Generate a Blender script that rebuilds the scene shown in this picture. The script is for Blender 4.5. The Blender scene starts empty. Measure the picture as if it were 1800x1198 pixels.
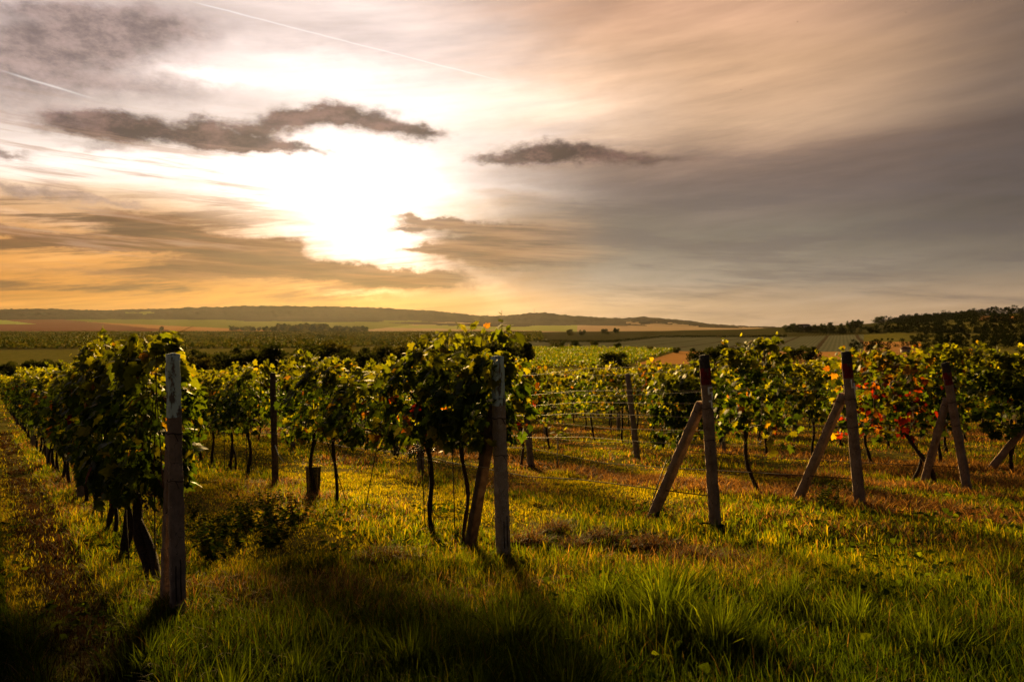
import bpy, math, random
import numpy as np
from mathutils import Vector, Matrix

random.seed(7)
RNG = np.random.default_rng(11)
SC = bpy.context.scene
COL = SC.collection
R = math.radians

# ------------------------------------------------------------------ camera
F_PX = 1300.0                       # focal length in pixels of an 1800 px wide frame
cam_d = bpy.data.cameras.new("camera")
cam_d.sensor_width = 36.0
cam_d.lens = 36.0 * F_PX / 1800.0
cam_d.clip_start = 0.05
cam_d.clip_end = 20000
cam = bpy.data.objects.new("camera", cam_d)
COL.objects.link(cam)
cam.location = (0, 0, 0)
cam.rotation_euler = (R(90) - math.atan(24 / F_PX), 0, 0)
SC.camera = cam

# ------------------------------------------------------------------ view
SC.view_settings.view_transform = 'Standard'
SC.view_settings.look = 'None'
EXPO = 2.0
SC.view_settings.exposure = EXPO
SC.view_settings.gamma = 1.0
SC.view_settings.use_curve_mapping = False
SC.cycles.use_denoising = True
SC.cycles.max_bounces = 8
SC.cycles.diffuse_bounces = 3
SC.cycles.glossy_bounces = 2
SC.cycles.transmission_bounces = 4
SC.cycles.transparent_max_bounces = 4
SC.cycles.volume_bounces = 0
SC.cycles.caustics_reflective = False
SC.cycles.caustics_refractive = False
SC.cycles.sample_clamp_indirect = 4.0

# ------------------------------------------------------------------ sun
SUN_AZ, SUN_EL = -12.6, 11.5
sd = Vector((math.sin(R(SUN_AZ)) * math.cos(R(SUN_EL)), math.cos(R(SUN_AZ)) * math.cos(R(SUN_EL)), math.sin(R(SUN_EL))))
sun_d = bpy.data.lights.new("sun", 'SUN')
sun_d.energy = 5.0
sun_d.angle = R(11.0)
sun_d.color = (1.0, 0.64, 0.22)
sun = bpy.data.objects.new("sun", sun_d)
COL.objects.link(sun)
sun.rotation_euler = sd.to_track_quat('Z', 'Y').to_euler()


# ------------------------------------------------------------------ node helpers
def lin(*c):
    out = []
    for v in c:
        v = v / 255.0
        out.append(v / 12.92 if v <= 0.04045 else ((v + 0.055) / 1.055) ** 2.4)
    return tuple(out)


class NT:
    """tiny helper that writes math into a node tree"""
    def __init__(s, tree):
        s.t = tree
        s.n = tree.nodes
        s.l = tree.links

    def new(s, kind, **kw):
        n = s.n.new(kind)
        for k, v in kw.items():
            setattr(n, k, v)
        return n

    def put(s, sock, v):
        if hasattr(v, 'links') or hasattr(v, 'is_linked'):
            s.l.new(v, sock)
        else:
            sock.default_value = v

    def m(s, op, a, b=None, c=None, clamp=False):
        n = s.new('ShaderNodeMath', operation=op)
        n.use_clamp = clamp
        s.put(n.inputs[0], a)
        if b is not None:
            s.put(n.inputs[1], b)
        if c is not None:
            s.put(n.inputs[2], c)
        return n.outputs[0]

    def add(s, a, b): return s.m('ADD', a, b)
    def sub(s, a, b): return s.m('SUBTRACT', a, b)
    def mul(s, a, b): return s.m('MULTIPLY', a, b)

    def ramp01(s, v, a, b):
        n = s.new('ShaderNodeMapRange', interpolation_type='SMOOTHSTEP')
        s.put(n.inputs[0], v)
        n.inputs[1].default_value = a
        n.inputs[2].default_value = b
        n.inputs[3].default_value = 0
        n.inputs[4].default_value = 1
        return n.outputs[0]

    def mixc(s, f, a, b, blend='MIX'):
        n = s.new('ShaderNodeMix', data_type='RGBA', blend_type=blend)
        s.put(n.inputs[0], f)
        for sock, v in ((n.inputs[6], a), (n.inputs[7], b)):
            if isinstance(v, tuple) and len(v) == 3:
                v = v + (1,)
            s.put(sock, v)
        return n.outputs[2]

    def xyz(s, x, y, z):
        n = s.new('ShaderNodeCombineXYZ')
        s.put(n.inputs[0], x)
        s.put(n.inputs[1], y)
        s.put(n.inputs[2], z)
        return n.outputs[0]

    def noise(s, vec, scale, detail=4, rough=0.55, out=0):
        n = s.new('ShaderNodeTexNoise')
        if vec is not None:
            s.put(n.inputs['Vector'], vec)
        n.inputs['Scale'].default_value = scale
        n.inputs['Detail'].default_value = detail
        n.inputs['Roughness'].default_value = rough
        return n.outputs[out]

    def cramp(s, v, stops, interp='LINEAR'):
        n = s.new('ShaderNodeValToRGB')
        s.put(n.inputs[0], v)
        e = n.color_ramp.elements
        n.color_ramp.interpolation = interp
        while len(e) < len(stops):
            e.new(0.5)
        for i, (p, c) in enumerate(stops):
            e[i].position = p
            e[i].color = (*c, 1)
        return n.outputs[0]


# ------------------------------------------------------------------ world: hazy sunset sky
world = bpy.data.worlds.new("World")
SC.world = world
world.use_nodes = True
try:
    world.cycles.sampling_method = 'MANUAL'
    world.cycles.sample_map_resolution = 512
except Exception:
    pass


def ae(u, v):
    return (math.degrees(math.atan((u - 900) / F_PX)),
            math.degrees(math.atan((575 - v) / math.hypot(F_PX, u - 900))))


def build_sky():
    wt = world.node_tree
    wt.nodes.clear()
    N = NT(wt)
    tc = N.new('ShaderNodeTexCoord').outputs['Generated']
    nrm = N.new('ShaderNodeVectorMath', operation='NORMALIZE')
    wt.links.new(tc, nrm.inputs[0])
    sp = N.new('ShaderNodeSeparateXYZ')
    wt.links.new(nrm.outputs[0], sp.inputs[0])
    X, Y, Z = sp.outputs
    deg = 180 / math.pi
    az = N.mul(N.m('ARCTAN2', X, Y), deg)
    el = N.mul(N.m('ARCSINE', Z), deg)
    # wind-drawn noise in azimuth / elevation
    tilt = N.sub(el, N.mul(az, 0.10))
    fib = N.noise(N.xyz(N.mul(az, 0.055), N.mul(tilt, 0.38), 3.1), 1.0, 7, 0.62)
    fib2 = N.noise(N.xyz(N.mul(az, 0.11), N.mul(tilt, 0.9), 7.7), 1.0, 6, 0.6)
    wn = N.noise(N.xyz(N.mul(az, 0.16), N.mul(el, 0.34), 1.3), 1.0, 5, 0.6, out=1)
    ws = N.new('ShaderNodeSeparateXYZ')
    wt.links.new(wn, ws.inputs[0])
    fine = N.noise(N.xyz(N.mul(az, 0.55), N.mul(el, 1.0), 9.2), 1.0, 7, 0.62, out=1)
    fs = N.new('ShaderNodeSeparateXYZ')
    wt.links.new(fine, fs.inputs[0])
    fibc = N.sub(fib, 0.5)
    wu = N.add(az, N.add(N.mul(N.sub(ws.outputs[0], 0.5), 5.0), N.mul(N.sub(fs.outputs[0], 0.5), 2.0)))
    wv = N.add(el, N.add(N.mul(N.sub(ws.outputs[1], 0.5), 1.7), N.mul(N.sub(fs.outputs[1], 0.5), 1.5)))

    def gauss(u, v, ru, rv, rot=0.0, pw=1.0, U=None, V=None):
        a0, e0 = ae(u, v)
        U = wu if U is None else U
        V = wv if V is None else V
        ka = math.degrees(F_PX / (F_PX ** 2 + (u - 900) ** 2))
        du, dv = N.sub(U, a0), N.sub(V, e0)
        sr, cr = math.sin(R(rot)), math.cos(R(rot))
        p = N.add(N.mul(du, cr / (ru * ka)), N.mul(dv, sr / (ru * ka)))
        q = N.add(N.mul(du, -sr / (rv * ka)), N.mul(dv, cr / (rv * ka)))
        d2 = N.add(N.mul(p, p), N.mul(q, q))
        if pw != 1.0:
            d2 = N.m('POWER', d2, pw)
        return N.m('EXPONENT', N.mul(d2, -1.0))

    def eln(v):                        # ramp position of an image height
        return max(0.0, min(1.0, ae(900, v)[1] / 60.0))
    elp = N.m('DIVIDE', N.add(el, N.mul(fibc, 5.0)), 60.0, clamp=True)
    elr = N.m('DIVIDE', N.add(el, N.mul(fibc, 3.4)), 60.0, clamp=True)
    right = N.cramp(elr, [(0.0, lin(180, 148, 116)), (eln(530), lin(172, 146, 120)), (eln(490), lin(148, 134, 118)), (eln(420), lin(124, 113, 100)),
                          (eln(340), lin(118, 100, 91)), (eln(285), lin(148, 120, 102)), (eln(235), lin(208, 170, 136)),
                          (eln(140), lin(220, 175, 136)), (eln(0), lin(206, 160, 130)), (0.62, lin(110, 96, 92)), (1.0, lin(60, 60, 64))])
    left = N.cramp(elp, [(0.0, lin(206, 130, 50)), (eln(530), lin(220, 144, 54)), (eln(470), lin(220, 150, 70)), (eln(420), lin(222, 162, 100)),
                         (eln(375), lin(236, 196, 156)), (eln(330), lin(246, 226, 212)), (eln(230), lin(230, 210, 200)),
                         (eln(120), lin(206, 186, 180)), (eln(0), lin(216, 196, 188)), (0.62, lin(110, 98, 96)), (1.0, lin(60, 60, 64))])
    side = N.ramp01(N.add(az, N.mul(fibc, 16.0)), ae(640, 500)[0], ae(1080, 500)[0])
    col = N.mixc(side, left, right)
    # the far right of the sky is under thicker cloud; behind the camera it is grey
    dk = N.ramp01(N.add(az, N.mul(fibc, 14)), ae(1330, 300)[0], ae(1880, 300)[0])
    dkh = N.mul(dk, N.ramp01(el, 0.8, 8.0))
    col = N.mixc(N.mul(dkh, 0.85), col, lin(88, 76, 70))
    back = N.ramp01(N.m('ABSOLUTE', az), 45, 95)
    col = N.mixc(N.mul(back, 0.94), col, lin(52, 51, 56))
    # fibrous brightness
    br = N.add(0.52, N.mul(fib, 0.96))
    brs = N.add(0.68, N.mul(fib2, 0.64))
    brm = N.mul(br, brs)
    # orange streaks low in the sky
    lowm = N.mul(N.ramp01(N.mul(el, -1), -9.0, -1.0), N.sub(1.0, side))
    stre = N.noise(N.xyz(N.mul(az, 0.05), N.mul(tilt, 1.35), 5.5), 1.0, 7, 0.6)
    brm = N.mul(brm, N.add(1.0, N.mul(lowm, N.mul(N.sub(stre, 0.50), 3.6))))
    sc = N.new('ShaderNodeVectorMath', operation='SCALE')
    wt.links.new(col, sc.inputs[0])
    wt.links.new(brm, sc.inputs['Scale'])
    col = sc.outputs[0]

    # brightness of the veiled sun
    glow = None
    for (u, v, ru, rv, rot, am) in ((600, 345, 195, 104, 0, 1.25), (620, 150, 280, 52, -6, 0.55), (650, 430, 100, 40, 0, 1.2),
                                    (380, 305, 280, 30, 0, 0.34), (970, 185, 150, 46, -6, 0.30), (640, 250, 380, 190, 0, 0.12),
                                    (760, 60, 300, 50, -10, 0.20), (640, 516, 75, 7, 0, 0.8), (720, 466, 95, 13, 0, 1.0),
                                    (890, 345, 140, 18, 0, .16), (330, 132, 120, 13, 0, .40), (845, 490, 30, 60, 50, .3), (930, 530, 260, 40, 0, .20), (60, 310, 200, 26, 0, .22), (100, 385, 200, 10, -4, .15),
                                    (930, 250, 120, 14, 0, .25)):
        g = N.mul(gauss(u, v, ru, rv, rot), am)
        glow = g if glow is None else N.add(glow, g)
    glow = N.mul(glow, N.add(0.45, N.mul(N.add(fib, fib2), 0.55)))
    gcol = N.mixc(N.ramp01(el, 1.0, 6.5), lin(255, 196, 120), lin(255, 238, 228))
    gs = N.new('ShaderNodeVectorMath', operation='SCALE')
    wt.links.new(gcol, gs.inputs[0])
    wt.links.new(glow, gs.inputs['Scale'])
    ad = N.new('ShaderNodeVectorMath', operation='ADD')
    wt.links.new(col, ad.inputs[0])
    wt.links.new(gs.outputs[0], ad.inputs[1])
    col = ad.outputs[0]

    # separate darker clouds
    fibw = N.add(N.mul(fib, 0.6), N.mul(fib2, 0.4))
    stw = N.add(N.mul(fib2, 0.5), N.mul(stre, 0.5))
    def cloud(items, lo, hi, warp=None):
        acc = None
        for (u, v, ru, rv, rot, am) in items:
            g = N.mul(gauss(u, v, ru, rv, rot), am)
            acc = g if acc is None else N.add(acc, g)
        if warp is not None:
            acc = N.mul(acc, N.add(0.25, N.mul(warp, 1.5)))
        return N.ramp01(acc, lo, hi)
    billow = N.noise(N.xyz(N.mul(az, 0.42), N.mul(el, 0.75), 4.4), 1.0, 8, 0.66)
    hard = cloud([(165, 224, 85, 28, 0, 1.1), (265, 234, 130, 32, 0, 1.25), (370, 242, 66, 25, 0, 1.1), (352, 210, 30, 16, 0, .8),
                  (470, 228, 70, 30, 18, 1.2), (585, 204, 95, 19, 4, 1.3), (690, 228, 80, 21, -10, 1.25), (545, 266, 85, 9, -4, .95),
                  (450, 258, 66, 13, -4, .8), (755, 238, 40, 13, -5, .9),
                  (940, 274, 70, 17, 0, 1.1), (1000, 264, 56, 22, 0, 1.2), (1095, 276, 70, 16, -6, 1.1), (860, 280, 56, 9, 0, .8), (20, 268, 66, 13, -5, .9),
                  (1190, 285, 60, 7, -6, .5), (160, 262, 70, 9, 0, .45), (120, 205, 60, 10, 10, .4)], 0.14, 1.35, billow)
    hcol = N.mixc(N.ramp01(billow, .38, .70), lin(62, 42, 38), lin(132, 98, 88))
    col = N.mixc(N.mul(hard, 0.95), col, hcol)
    soft = cloud([(110, 95, 240, 66, 12, 1.0), (240, 45, 190, 40, 10, .75), (60, 190, 190, 44, 0, 0.6), (60, 340, 130, 14, -6, .9), (215, 362, 90, 10, -8, .6), (300, 165, 180, 24, 4, .5), (90, 20, 160, 12, 10, .4), (1000, 60, 200, 30, 30, .35), (1120, 120, 60, 60, 40, .3)], 0.12, 1.1, fibw)
    col = N.mixc(N.mul(soft, 0.85), col, N.mixc(N.ramp01(billow, .3, .7), lin(98, 80, 78), lin(182, 154, 146)))
    # low streaky bands
    sbn = N.noise(N.xyz(N.mul(az, 0.060), N.mul(N.add(el, N.mul(az, 0.06)), 0.62), 2.2), 1.0, 8, 0.62)
    sbn2 = N.noise(N.xyz(N.mul(az, 0.09), N.mul(N.add(el, N.mul(az, 0.05)), 1.6), 8.2), 1.0, 7, 0.62)
    brown = cloud([(350, 432, 160, 28, -8, 1.0), (60, 412, 150, 13, -6, 1.0), (250, 398, 110, 16, -10, .75), (480, 440, 65, 27, -4, 1.0), (190, 432, 120, 10, -4, .8),
                   (560, 482, 220, 16, -2, 1.0), (740, 492, 85, 20, 0, 1.1), (400, 470, 150, 9, 0, .7), (620, 475, 60, 12, 0, .8), (120, 480, 200, 9, 0, .45), (250, 510, 260, 7, 0, .4),
                   (770, 390, 90, 9, -4, .95), (735, 435, 50, 7, 0, .9), (850, 442, 110, 34, -6, .9), (720, 402, 30, 7, 0, .6), (960, 425, 150, 50, -4, .65), (900, 345, 130, 18, -6, .4)], 0.15, 0.85, stw)
    bcol = N.mixc(side, N.mixc(N.ramp01(sbn2, .35, .65), lin(84, 56, 36), lin(160, 104, 58)), N.mixc(N.ramp01(sbn2, .35, .65), lin(108, 86, 70), lin(176, 142, 112)))
    col = N.mixc(N.mul(brown, 0.9), col, bcol)
    lowreg = N.mul(N.ramp01(N.mul(az, -1), 1.5, 9), N.mul(N.ramp01(el, 0.6, 2.2), N.ramp01(N.mul(el, -1), -10.5, -7.0)))
    lst = N.mul(N.mul(N.ramp01(stw, 0.46, 0.57), lowreg), N.sub(1, gauss(640, 385, 150, 80)))
    col = N.mixc(N.mul(lst, 0.9), col, N.mixc(N.ramp01(sbn2, .35, .65), lin(86, 56, 36), lin(138, 90, 52)))
    # long wisps over the right side and the pale veil at left
    wr = N.mul(N.ramp01(sbn, 0.47, 0.64), N.mul(N.ramp01(az, -2, 8), N.ramp01(N.mul(el, -1), -17, -9)))
    col = N.mixc(N.mul(wr, 0.55), col, lin(104, 92, 88))
    wl = N.mul(N.ramp01(sbn2, 0.50, 0.66), N.mul(N.ramp01(N.mul(az, -1), 12, 22), N.mul(N.ramp01(el, 3, 6), N.ramp01(N.mul(el, -1), -17, -11))))
    col = N.mixc(N.mul(wl, 0.65), col, lin(176, 140, 118))

    # vapour trails: thin arcs on the sky
    def dirv(u, v):
        return Vector((u - 900, F_PX, 575 - v)).normalized()
    for (a, b, wd, am) in (((330, 5), (900, 150), 0.0008, 0.45), ((-10, 122), (190, 182), 0.0011, .4)):
        A, B = dirv(*a), dirv(*b)
        nn = A.cross(B).normalized()
        dn = N.new('ShaderNodeVectorMath', operation='DOT_PRODUCT')
        wt.links.new(nrm.outputs[0], dn.inputs[0])
        dn.inputs[1].default_value = nn
        q = N.m('DIVIDE', N.add(dn.outputs['Value'], N.mul(N.sub(fs.outputs[2], .5), 0.0022)), wd)
        line = N.m('EXPONENT', N.mul(N.mul(q, q), -1))
        a0, a1 = ae(*a)[0], ae(*b)[0]
        rng = N.mul(N.ramp01(az, a0, a0 + 2), N.sub(1, N.ramp01(az, a1 - 3, a1)))
        col = N.mixc(N.mul(N.mul(line, rng), am), col, (1.15, 1.1, 1.05))

    sky = N.new('ShaderNodeTexSky', sky_type='NISHITA')
    sky.sun_disc = False
    sky.sun_elevation = R(SUN_EL)
    sky.sun_rotation = R(SUN_AZ)
    b1 = N.new('ShaderNodeBackground')
    wt.links.new(sky.outputs[0], b1.inputs[0])
    b1.inputs[1].default_value = 0.05
    b2 = N.new('ShaderNodeBackground')
    wt.links.new(col, b2.inputs[0])
    b2.inputs[1].default_value = 1.02 / 2 ** EXPO
    mx = N.new('ShaderNodeMixShader')
    mx.inputs[0].default_value = 0.985             # cloud cover
    wt.links.new(b1.outputs[0], mx.inputs[1])
    wt.links.new(b2.outputs[0], mx.inputs[2])
    out = N.new('ShaderNodeOutputWorld')
    wt.links.new(mx.outputs[0], out.inputs[0])


build_sky()


# ------------------------------------------------------------------ materials
def new_mat(name):
    m = bpy.data.materials.new(name)
    m.use_nodes = True
    m.node_tree.nodes.clear()
    N = NT(m.node_tree)
    out = N.new('ShaderNodeOutputMaterial')
    return m, N, out


def principled(N, col, rough=0.9, spec=0.2, normal=None):
    p = N.new('ShaderNodeBsdfPrincipled')
    if isinstance(col, tuple):
        col = (*col[:3], 1)
    N.put(p.inputs['Base Color'], col)
    N.put(p.inputs['Roughness'], rough)
    p.inputs['Specular IOR Level'].default_value = spec
    if normal is not None:
        N.put(p.inputs['Normal'], normal)
    return p.outputs[0]


def bump(N, h, strength=0.5, dist=0.01):
    b = N.new('ShaderNodeBump')
    b.inputs['Strength'].default_value = strength
    b.inputs['Distance'].default_value = dist
    N.put(b.inputs['Height'], h)
    return b.outputs[0]


def leaf_mat(name, trans=0.45, tint=(1.9, 1.6, 0.55), rough=0.45, spec=0.35):
    m, N, out = new_mat(name)
    a = N.new('ShaderNodeAttribute', attribute_name='Col')
    geo = N.new('ShaderNodeNewGeometry')
    nz = N.noise(geo.outputs['Position'], 35.0, 3)
    c = N.mixc(1.0, a.outputs['Color'], N.cramp(nz, [(0.3, (0.7, 0.7, 0.7)), (0.7, (1.25, 1.25, 1.25))]), 'MULTIPLY')
    p = principled(N, c, rough, spec)
    t = N.new('ShaderNodeBsdfTranslucent')
    tc = N.mixc(1.0, c, tint, 'MULTIPLY')
    N.put(t.inputs[0], tc)
    mx = N.new('ShaderNodeMixShader')
    mx.inputs[0].default_value = trans
    N.l.new(p, mx.inputs[1])
    N.l.new(t.outputs[0], mx.inputs[2])
    N.l.new(mx.outputs[0], out.inputs[0])
    return m


M = {}
M['leaf'] = leaf_mat('vine_leaf', 0.43, (4.3, 3.3, 0.38), 0.6, 0.07)
M['grass'] = leaf_mat('grass_blade', 0.55, (4.2, 2.8, 0.3), 0.8, 0.0)
M['weed'] = leaf_mat('weed_leaf', 0.4, (4.0, 3.0, 0.4), 0.9, 0.0)
M['straw'] = leaf_mat('straw_blade', 0.45, (1.6, 1.2, 0.6), 0.7, 0.05)
M['wood_leaf'] = leaf_mat('wood_leaf', 0.12, (1.5, 1.4, 0.5), 0.9, 0.0)
M['tree_leaf'] = leaf_mat('tree_leaf', 0.25, (1.6, 1.4, 0.5), 0.9, 0.0)


def simple(name, c1, c2, scale=8, rough=0.9, spec=0.2, bs=0.5, bd=0.01, obj=True, detail=6):
    m, N, out = new_mat(name)
    tc = N.new('ShaderNodeTexCoord').outputs['Object']
    nz = N.noise(tc, scale, detail, 0.6)
    c = N.cramp(nz, [(0.32, c1), (0.68, c2)])
    N.l.new(principled(N, c, rough, spec, bump(N, nz, bs, bd)), out.inputs[0])
    return m


M['bark'] = simple('vine_bark', (0.018, 0.012, 0.009), (0.06, 0.042, 0.03), 60, 0.95, 0.1, 0.9, 0.01)
M['cane'] = simple('vine_cane', (0.05, 0.028, 0.014), (0.12, 0.07, 0.035), 30, 0.8, 0.2, 0.3, 0.004)
M['trunk'] = simple('tree_bark', (0.03, 0.022, 0.016), (0.07, 0.05, 0.035), 6, 0.95, 0.1, 0.7, 0.05)
M['iron'] = simple('rusty_iron', (0.012, 0.009, 0.008), (0.05, 0.025, 0.015), 60, 0.75, 0.3, 0.3, 0.002)
M['wire'] = simple('galvanised_wire', (0.12, 0.11, 0.10), (0.26, 0.24, 0.22), 40, 0.5, 0.5, 0.0, 0.001)
M['grape'] = simple('grape_skin', (0.012, 0.010, 0.022), (0.035, 0.022, 0.04), 60, 0.4, 0.4, 0.1, 0.002)
M['white'] = simple('white_paint', (0.8, 0.8, 0.78), (0.9, 0.9, 0.88), 50, 0.7, 0.3, 0.1, 0.002)


def concrete_mat(name, base, dark, paint=None, amount=0.5, speck=True, seed=0.0):
    m, N, out = new_mat(name)
    tc = N.new('ShaderNodeTexCoord').outputs['Object']
    mp = N.new('ShaderNodeMapping')
    mp.inputs['Location'].default_value = (seed, seed * 1.7, seed * 0.3)
    N.l.new(tc, mp.inputs[0])
    v = mp.outputs[0]
    n1 = N.noise(v, 9, 6, 0.6)
    n2 = N.noise(v, 90, 4, 0.7)
    c = N.cramp(n1, [(0.3, dark), (0.7, base)])
    # light grit grains and dark pits
    vo = N.new('ShaderNodeTexVoronoi')
    vo.inputs['Scale'].default_value = 62
    N.l.new(v, vo.inputs['Vector'])
    gr = N.m('LESS_THAN', vo.outputs['Distance'], 0.2)
    sep = N.new('ShaderNodeSeparateColor')
    N.l.new(vo.outputs['Color'], sep.inputs[0])
    keep = N.m('GREATER_THAN', sep.outputs[0], 0.62)
    c = N.mixc(N.mul(N.mul(gr, keep), 0.75), c, tuple(min(0.75, x * 2.4) for x in base))
    pit = N.ramp01(n2, 0.60, 0.70)
    c = N.mixc(N.mul(pit, 0.75), c, tuple(x * 0.3 for x in dark))
    h = N.sub(n2, N.mul(pit, 0.8))
    if paint is not None:
        st = N.new('ShaderNodeMapping')
        st.inputs['Scale'].default_value = (1, 1, 0.35)
        N.l.new(v, st.inputs[0])
        n3 = N.noise(st.outputs[0], 26, 7, 0.7)
        pm = N.ramp01(n3, 0.60 - amount * 0.3, 0.66 - amount * 0.3)
        c = N.mixc(pm, c, N.mixc(n1, paint, tuple(x * 0.7 for x in paint)))
        h = N.add(h, N.mul(pm, 0.5))
    # fine wandering cracks
    wv = N.new('ShaderNodeTexVoronoi', feature='DISTANCE_TO_EDGE')
    wv.inputs['Scale'].default_value = 7
    cm = N.new('ShaderNodeMapping')
    cm.inputs['Scale'].default_value = (1.6, 1.6, 0.7)
    nv = N.noise(v, 6, 4, 0.6, out=1)
    va = N.new('ShaderNodeVectorMath', operation='MULTIPLY_ADD')
    N.l.new(nv, va.inputs[0])
    va.inputs[1].default_value = (0.25, 0.25, 0.25)
    N.l.new(v, va.inputs[2])
    N.l.new(va.outputs[0], cm.inputs[0])
    N.l.new(cm.outputs[0], wv.inputs['Vector'])
    cr = N.mul(N.sub(1, N.ramp01(wv.outputs['Distance'], 0.004, 0.016)), N.ramp01(n1, 0.45, 0.6))
    c = N.mixc(N.mul(cr, 0.85), c, (0.02, 0.015, 0.012))
    h = N.sub(h, cr)
    N.l.new(principled(N, c, 0.92, 0.2, bump(N, h, 1.0, 0.008)), out.inputs[0])
    return m


M['concrete'] = concrete_mat('post_concrete', (0.50, 0.39, 0.30), (0.24, 0.18, 0.14))
M['concrete_dark'] = concrete_mat('post_concrete_dark', (0.36, 0.25, 0.185), (0.15, 0.10, 0.075), seed=3.0)
M['concrete_mid'] = concrete_mat('post_concrete_mid', (0.32, 0.24, 0.20), (0.15, 0.11, 0.09), seed=5.0)
M['blue_paint'] = concrete_mat('blue_paint_flaking', (0.30, 0.26, 0.23), (0.07, 0.065, 0.065), (0.62, 0.80, 0.84), 0.62, seed=1.0)
M['red_paint'] = concrete_mat('red_paint_flaking', (0.16, 0.10, 0.09), (0.08, 0.04, 0.035), (0.20, 0.014, 0.017), 0.55, seed=2.0)
M['tar'] = concrete_mat('weathered_tip', (0.07, 0.06, 0.055), (0.02, 0.018, 0.018), seed=4.0)
M['wood'] = simple('weathered_wood', (0.045, 0.03, 0.022), (0.13, 0.09, 0.065), 14, 0.95, 0.15, 0.8, 0.006)


def ground_mat(name, stops, scale=0.6, fine=9.0, rows=None, rowcol=None, strip=None, bd=0.05):
    """stops: ramp of real soil / crop colours; rows = (dx, dy, spacing, width) crop or path lines on the ground"""
    m, N, out = new_mat(name)
    tc = N.new('ShaderNodeTexCoord').outputs['Object']
    n1 = N.noise(tc, scale, 7, 0.6)
    n2 = N.noise(tc, fine, 5, 0.6)
    f = N.add(N.mul(n1, 0.6), N.mul(n2, 0.4))
    c = N.cramp(f, stops)
    for rw, rc in zip(rows or [], rowcol or []):
        sp = N.new('ShaderNodeSeparateXYZ')
        N.l.new(tc, sp.inputs[0])
        w = N.add(N.mul(sp.outputs[0], rw[1]), N.mul(sp.outputs[1], -rw[0]))
        w = N.add(w, N.mul(N.sub(n1, 0.5), rw[2] * 0.12))
        fr = N.m('FRACT', N.m('DIVIDE', w, rw[2]))
        tri = N.m('ABSOLUTE', N.sub(fr, 0.5))
        lm = N.sub(1, N.ramp01(tri, rw[3] * 0.6, rw[3]))
        c = N.mixc(N.mul(lm, rw[4]), c, rc)
    df = N.new('ShaderNodeBsdfDiffuse')
    N.put(df.inputs[0], c)
    N.put(df.inputs['Normal'], bump(N, f, 0.6, bd))
    N.l.new(df.outputs[0], out.inputs[0])
    return m


# ------------------------------------------------------------------ numpy mesh helpers
def vhash(ix, iy, seed):
    h = (ix.astype(np.int64) * 374761393 + iy.astype(np.int64) * 668265263 + seed * 974634777) & 0x7fffffff
    h = ((h ^ (h >> 13)) * 1274126177) & 0x7fffffff
    return ((h ^ (h >> 16)) & 0xffff) / 65535.0


def vnoise(x, y, seed=0):
    ix, iy = np.floor(x), np.floor(y)
    fx, fy = x - ix, y - iy
    fx, fy = fx * fx * (3 - 2 * fx), fy * fy * (3 - 2 * fy)
    a, b = vhash(ix, iy, seed), vhash(ix + 1, iy, seed)
    c, d = vhash(ix, iy + 1, seed), vhash(ix + 1, iy + 1, seed)
    return (a * (1 - fx) + b * fx) * (1 - fy) + (c * (1 - fx) + d * fx) * fy


def fbm(x, y, oct=4, seed=0):
    s, a, t = 0, 0.5, 0
    for i in range(oct):
        s = s + a * vnoise(x * 2 ** i, y * 2 ** i, seed + i * 17)
        t += a
        a *= 0.5
    return s / t


def np_mesh(name, V, F, col=None, smooth=False):
    """V (n,3); F a list of index arrays (k,3) and/or (k,4); col (n,3)"""
    V = np.asarray(V, dtype=np.float32)
    if not isinstance(F, list):
        F = [F]
    F = [np.asarray(f, dtype=np.int32) for f in F if len(f)]
    me = bpy.data.meshes.new(name)
    me.vertices.add(len(V))
    me.vertices.foreach_set('co', V.ravel())
    nl = sum(f.size for f in F)
    nf = sum(len(f) for f in F)
    me.loops.add(nl)
    me.polygons.add(nf)
    me.loops.foreach_set('vertex_index', np.concatenate([f.ravel() for f in F]))
    tot = np.concatenate([np.full(len(f), f.shape[1], np.int32) for f in F])
    st = np.concatenate([[0], np.cumsum(tot)[:-1]]).astype(np.int32)
    me.polygons.foreach_set('loop_start', st)
    me.polygons.foreach_set('loop_total', tot)
    if smooth:
        me.polygons.foreach_set('use_smooth', np.ones(nf, dtype=bool))
    me.update(calc_edges=True)
    if col is not None:
        ca = me.color_attributes.new('Col', 'FLOAT_COLOR', 'POINT')
        cc = np.ones((len(V), 4), np.float32)
        cc[:, :3] = col
        ca.data.foreach_set('color', cc.ravel())
    return me


def link(name, me, mat=None, parent=None, loc=None, rot=None):
    o = bpy.data.objects.new(name, me)
    COL.objects.link(o)
    if mat is not None and me is not None and not me.materials:
        me.materials.append(mat)
    if parent is not None:
        o.parent = parent
    if loc is not None:
        o.location = loc
    if rot is not None:
        o.rotation_euler = rot
    return o


def tag(o, label=None, cat=None, group=None, kind=None):
    if label:
        o['label'] = label
    if cat:
        o['category'] = cat
    if group:
        o['group'] = group
    if kind:
        o['kind'] = kind
    return o


def copy_tree(o, parent=None):
    c = o.copy()
    COL.objects.link(c)
    c.parent = parent
    for ch in o.children:
        copy_tree(ch, c)
    return c


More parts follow.
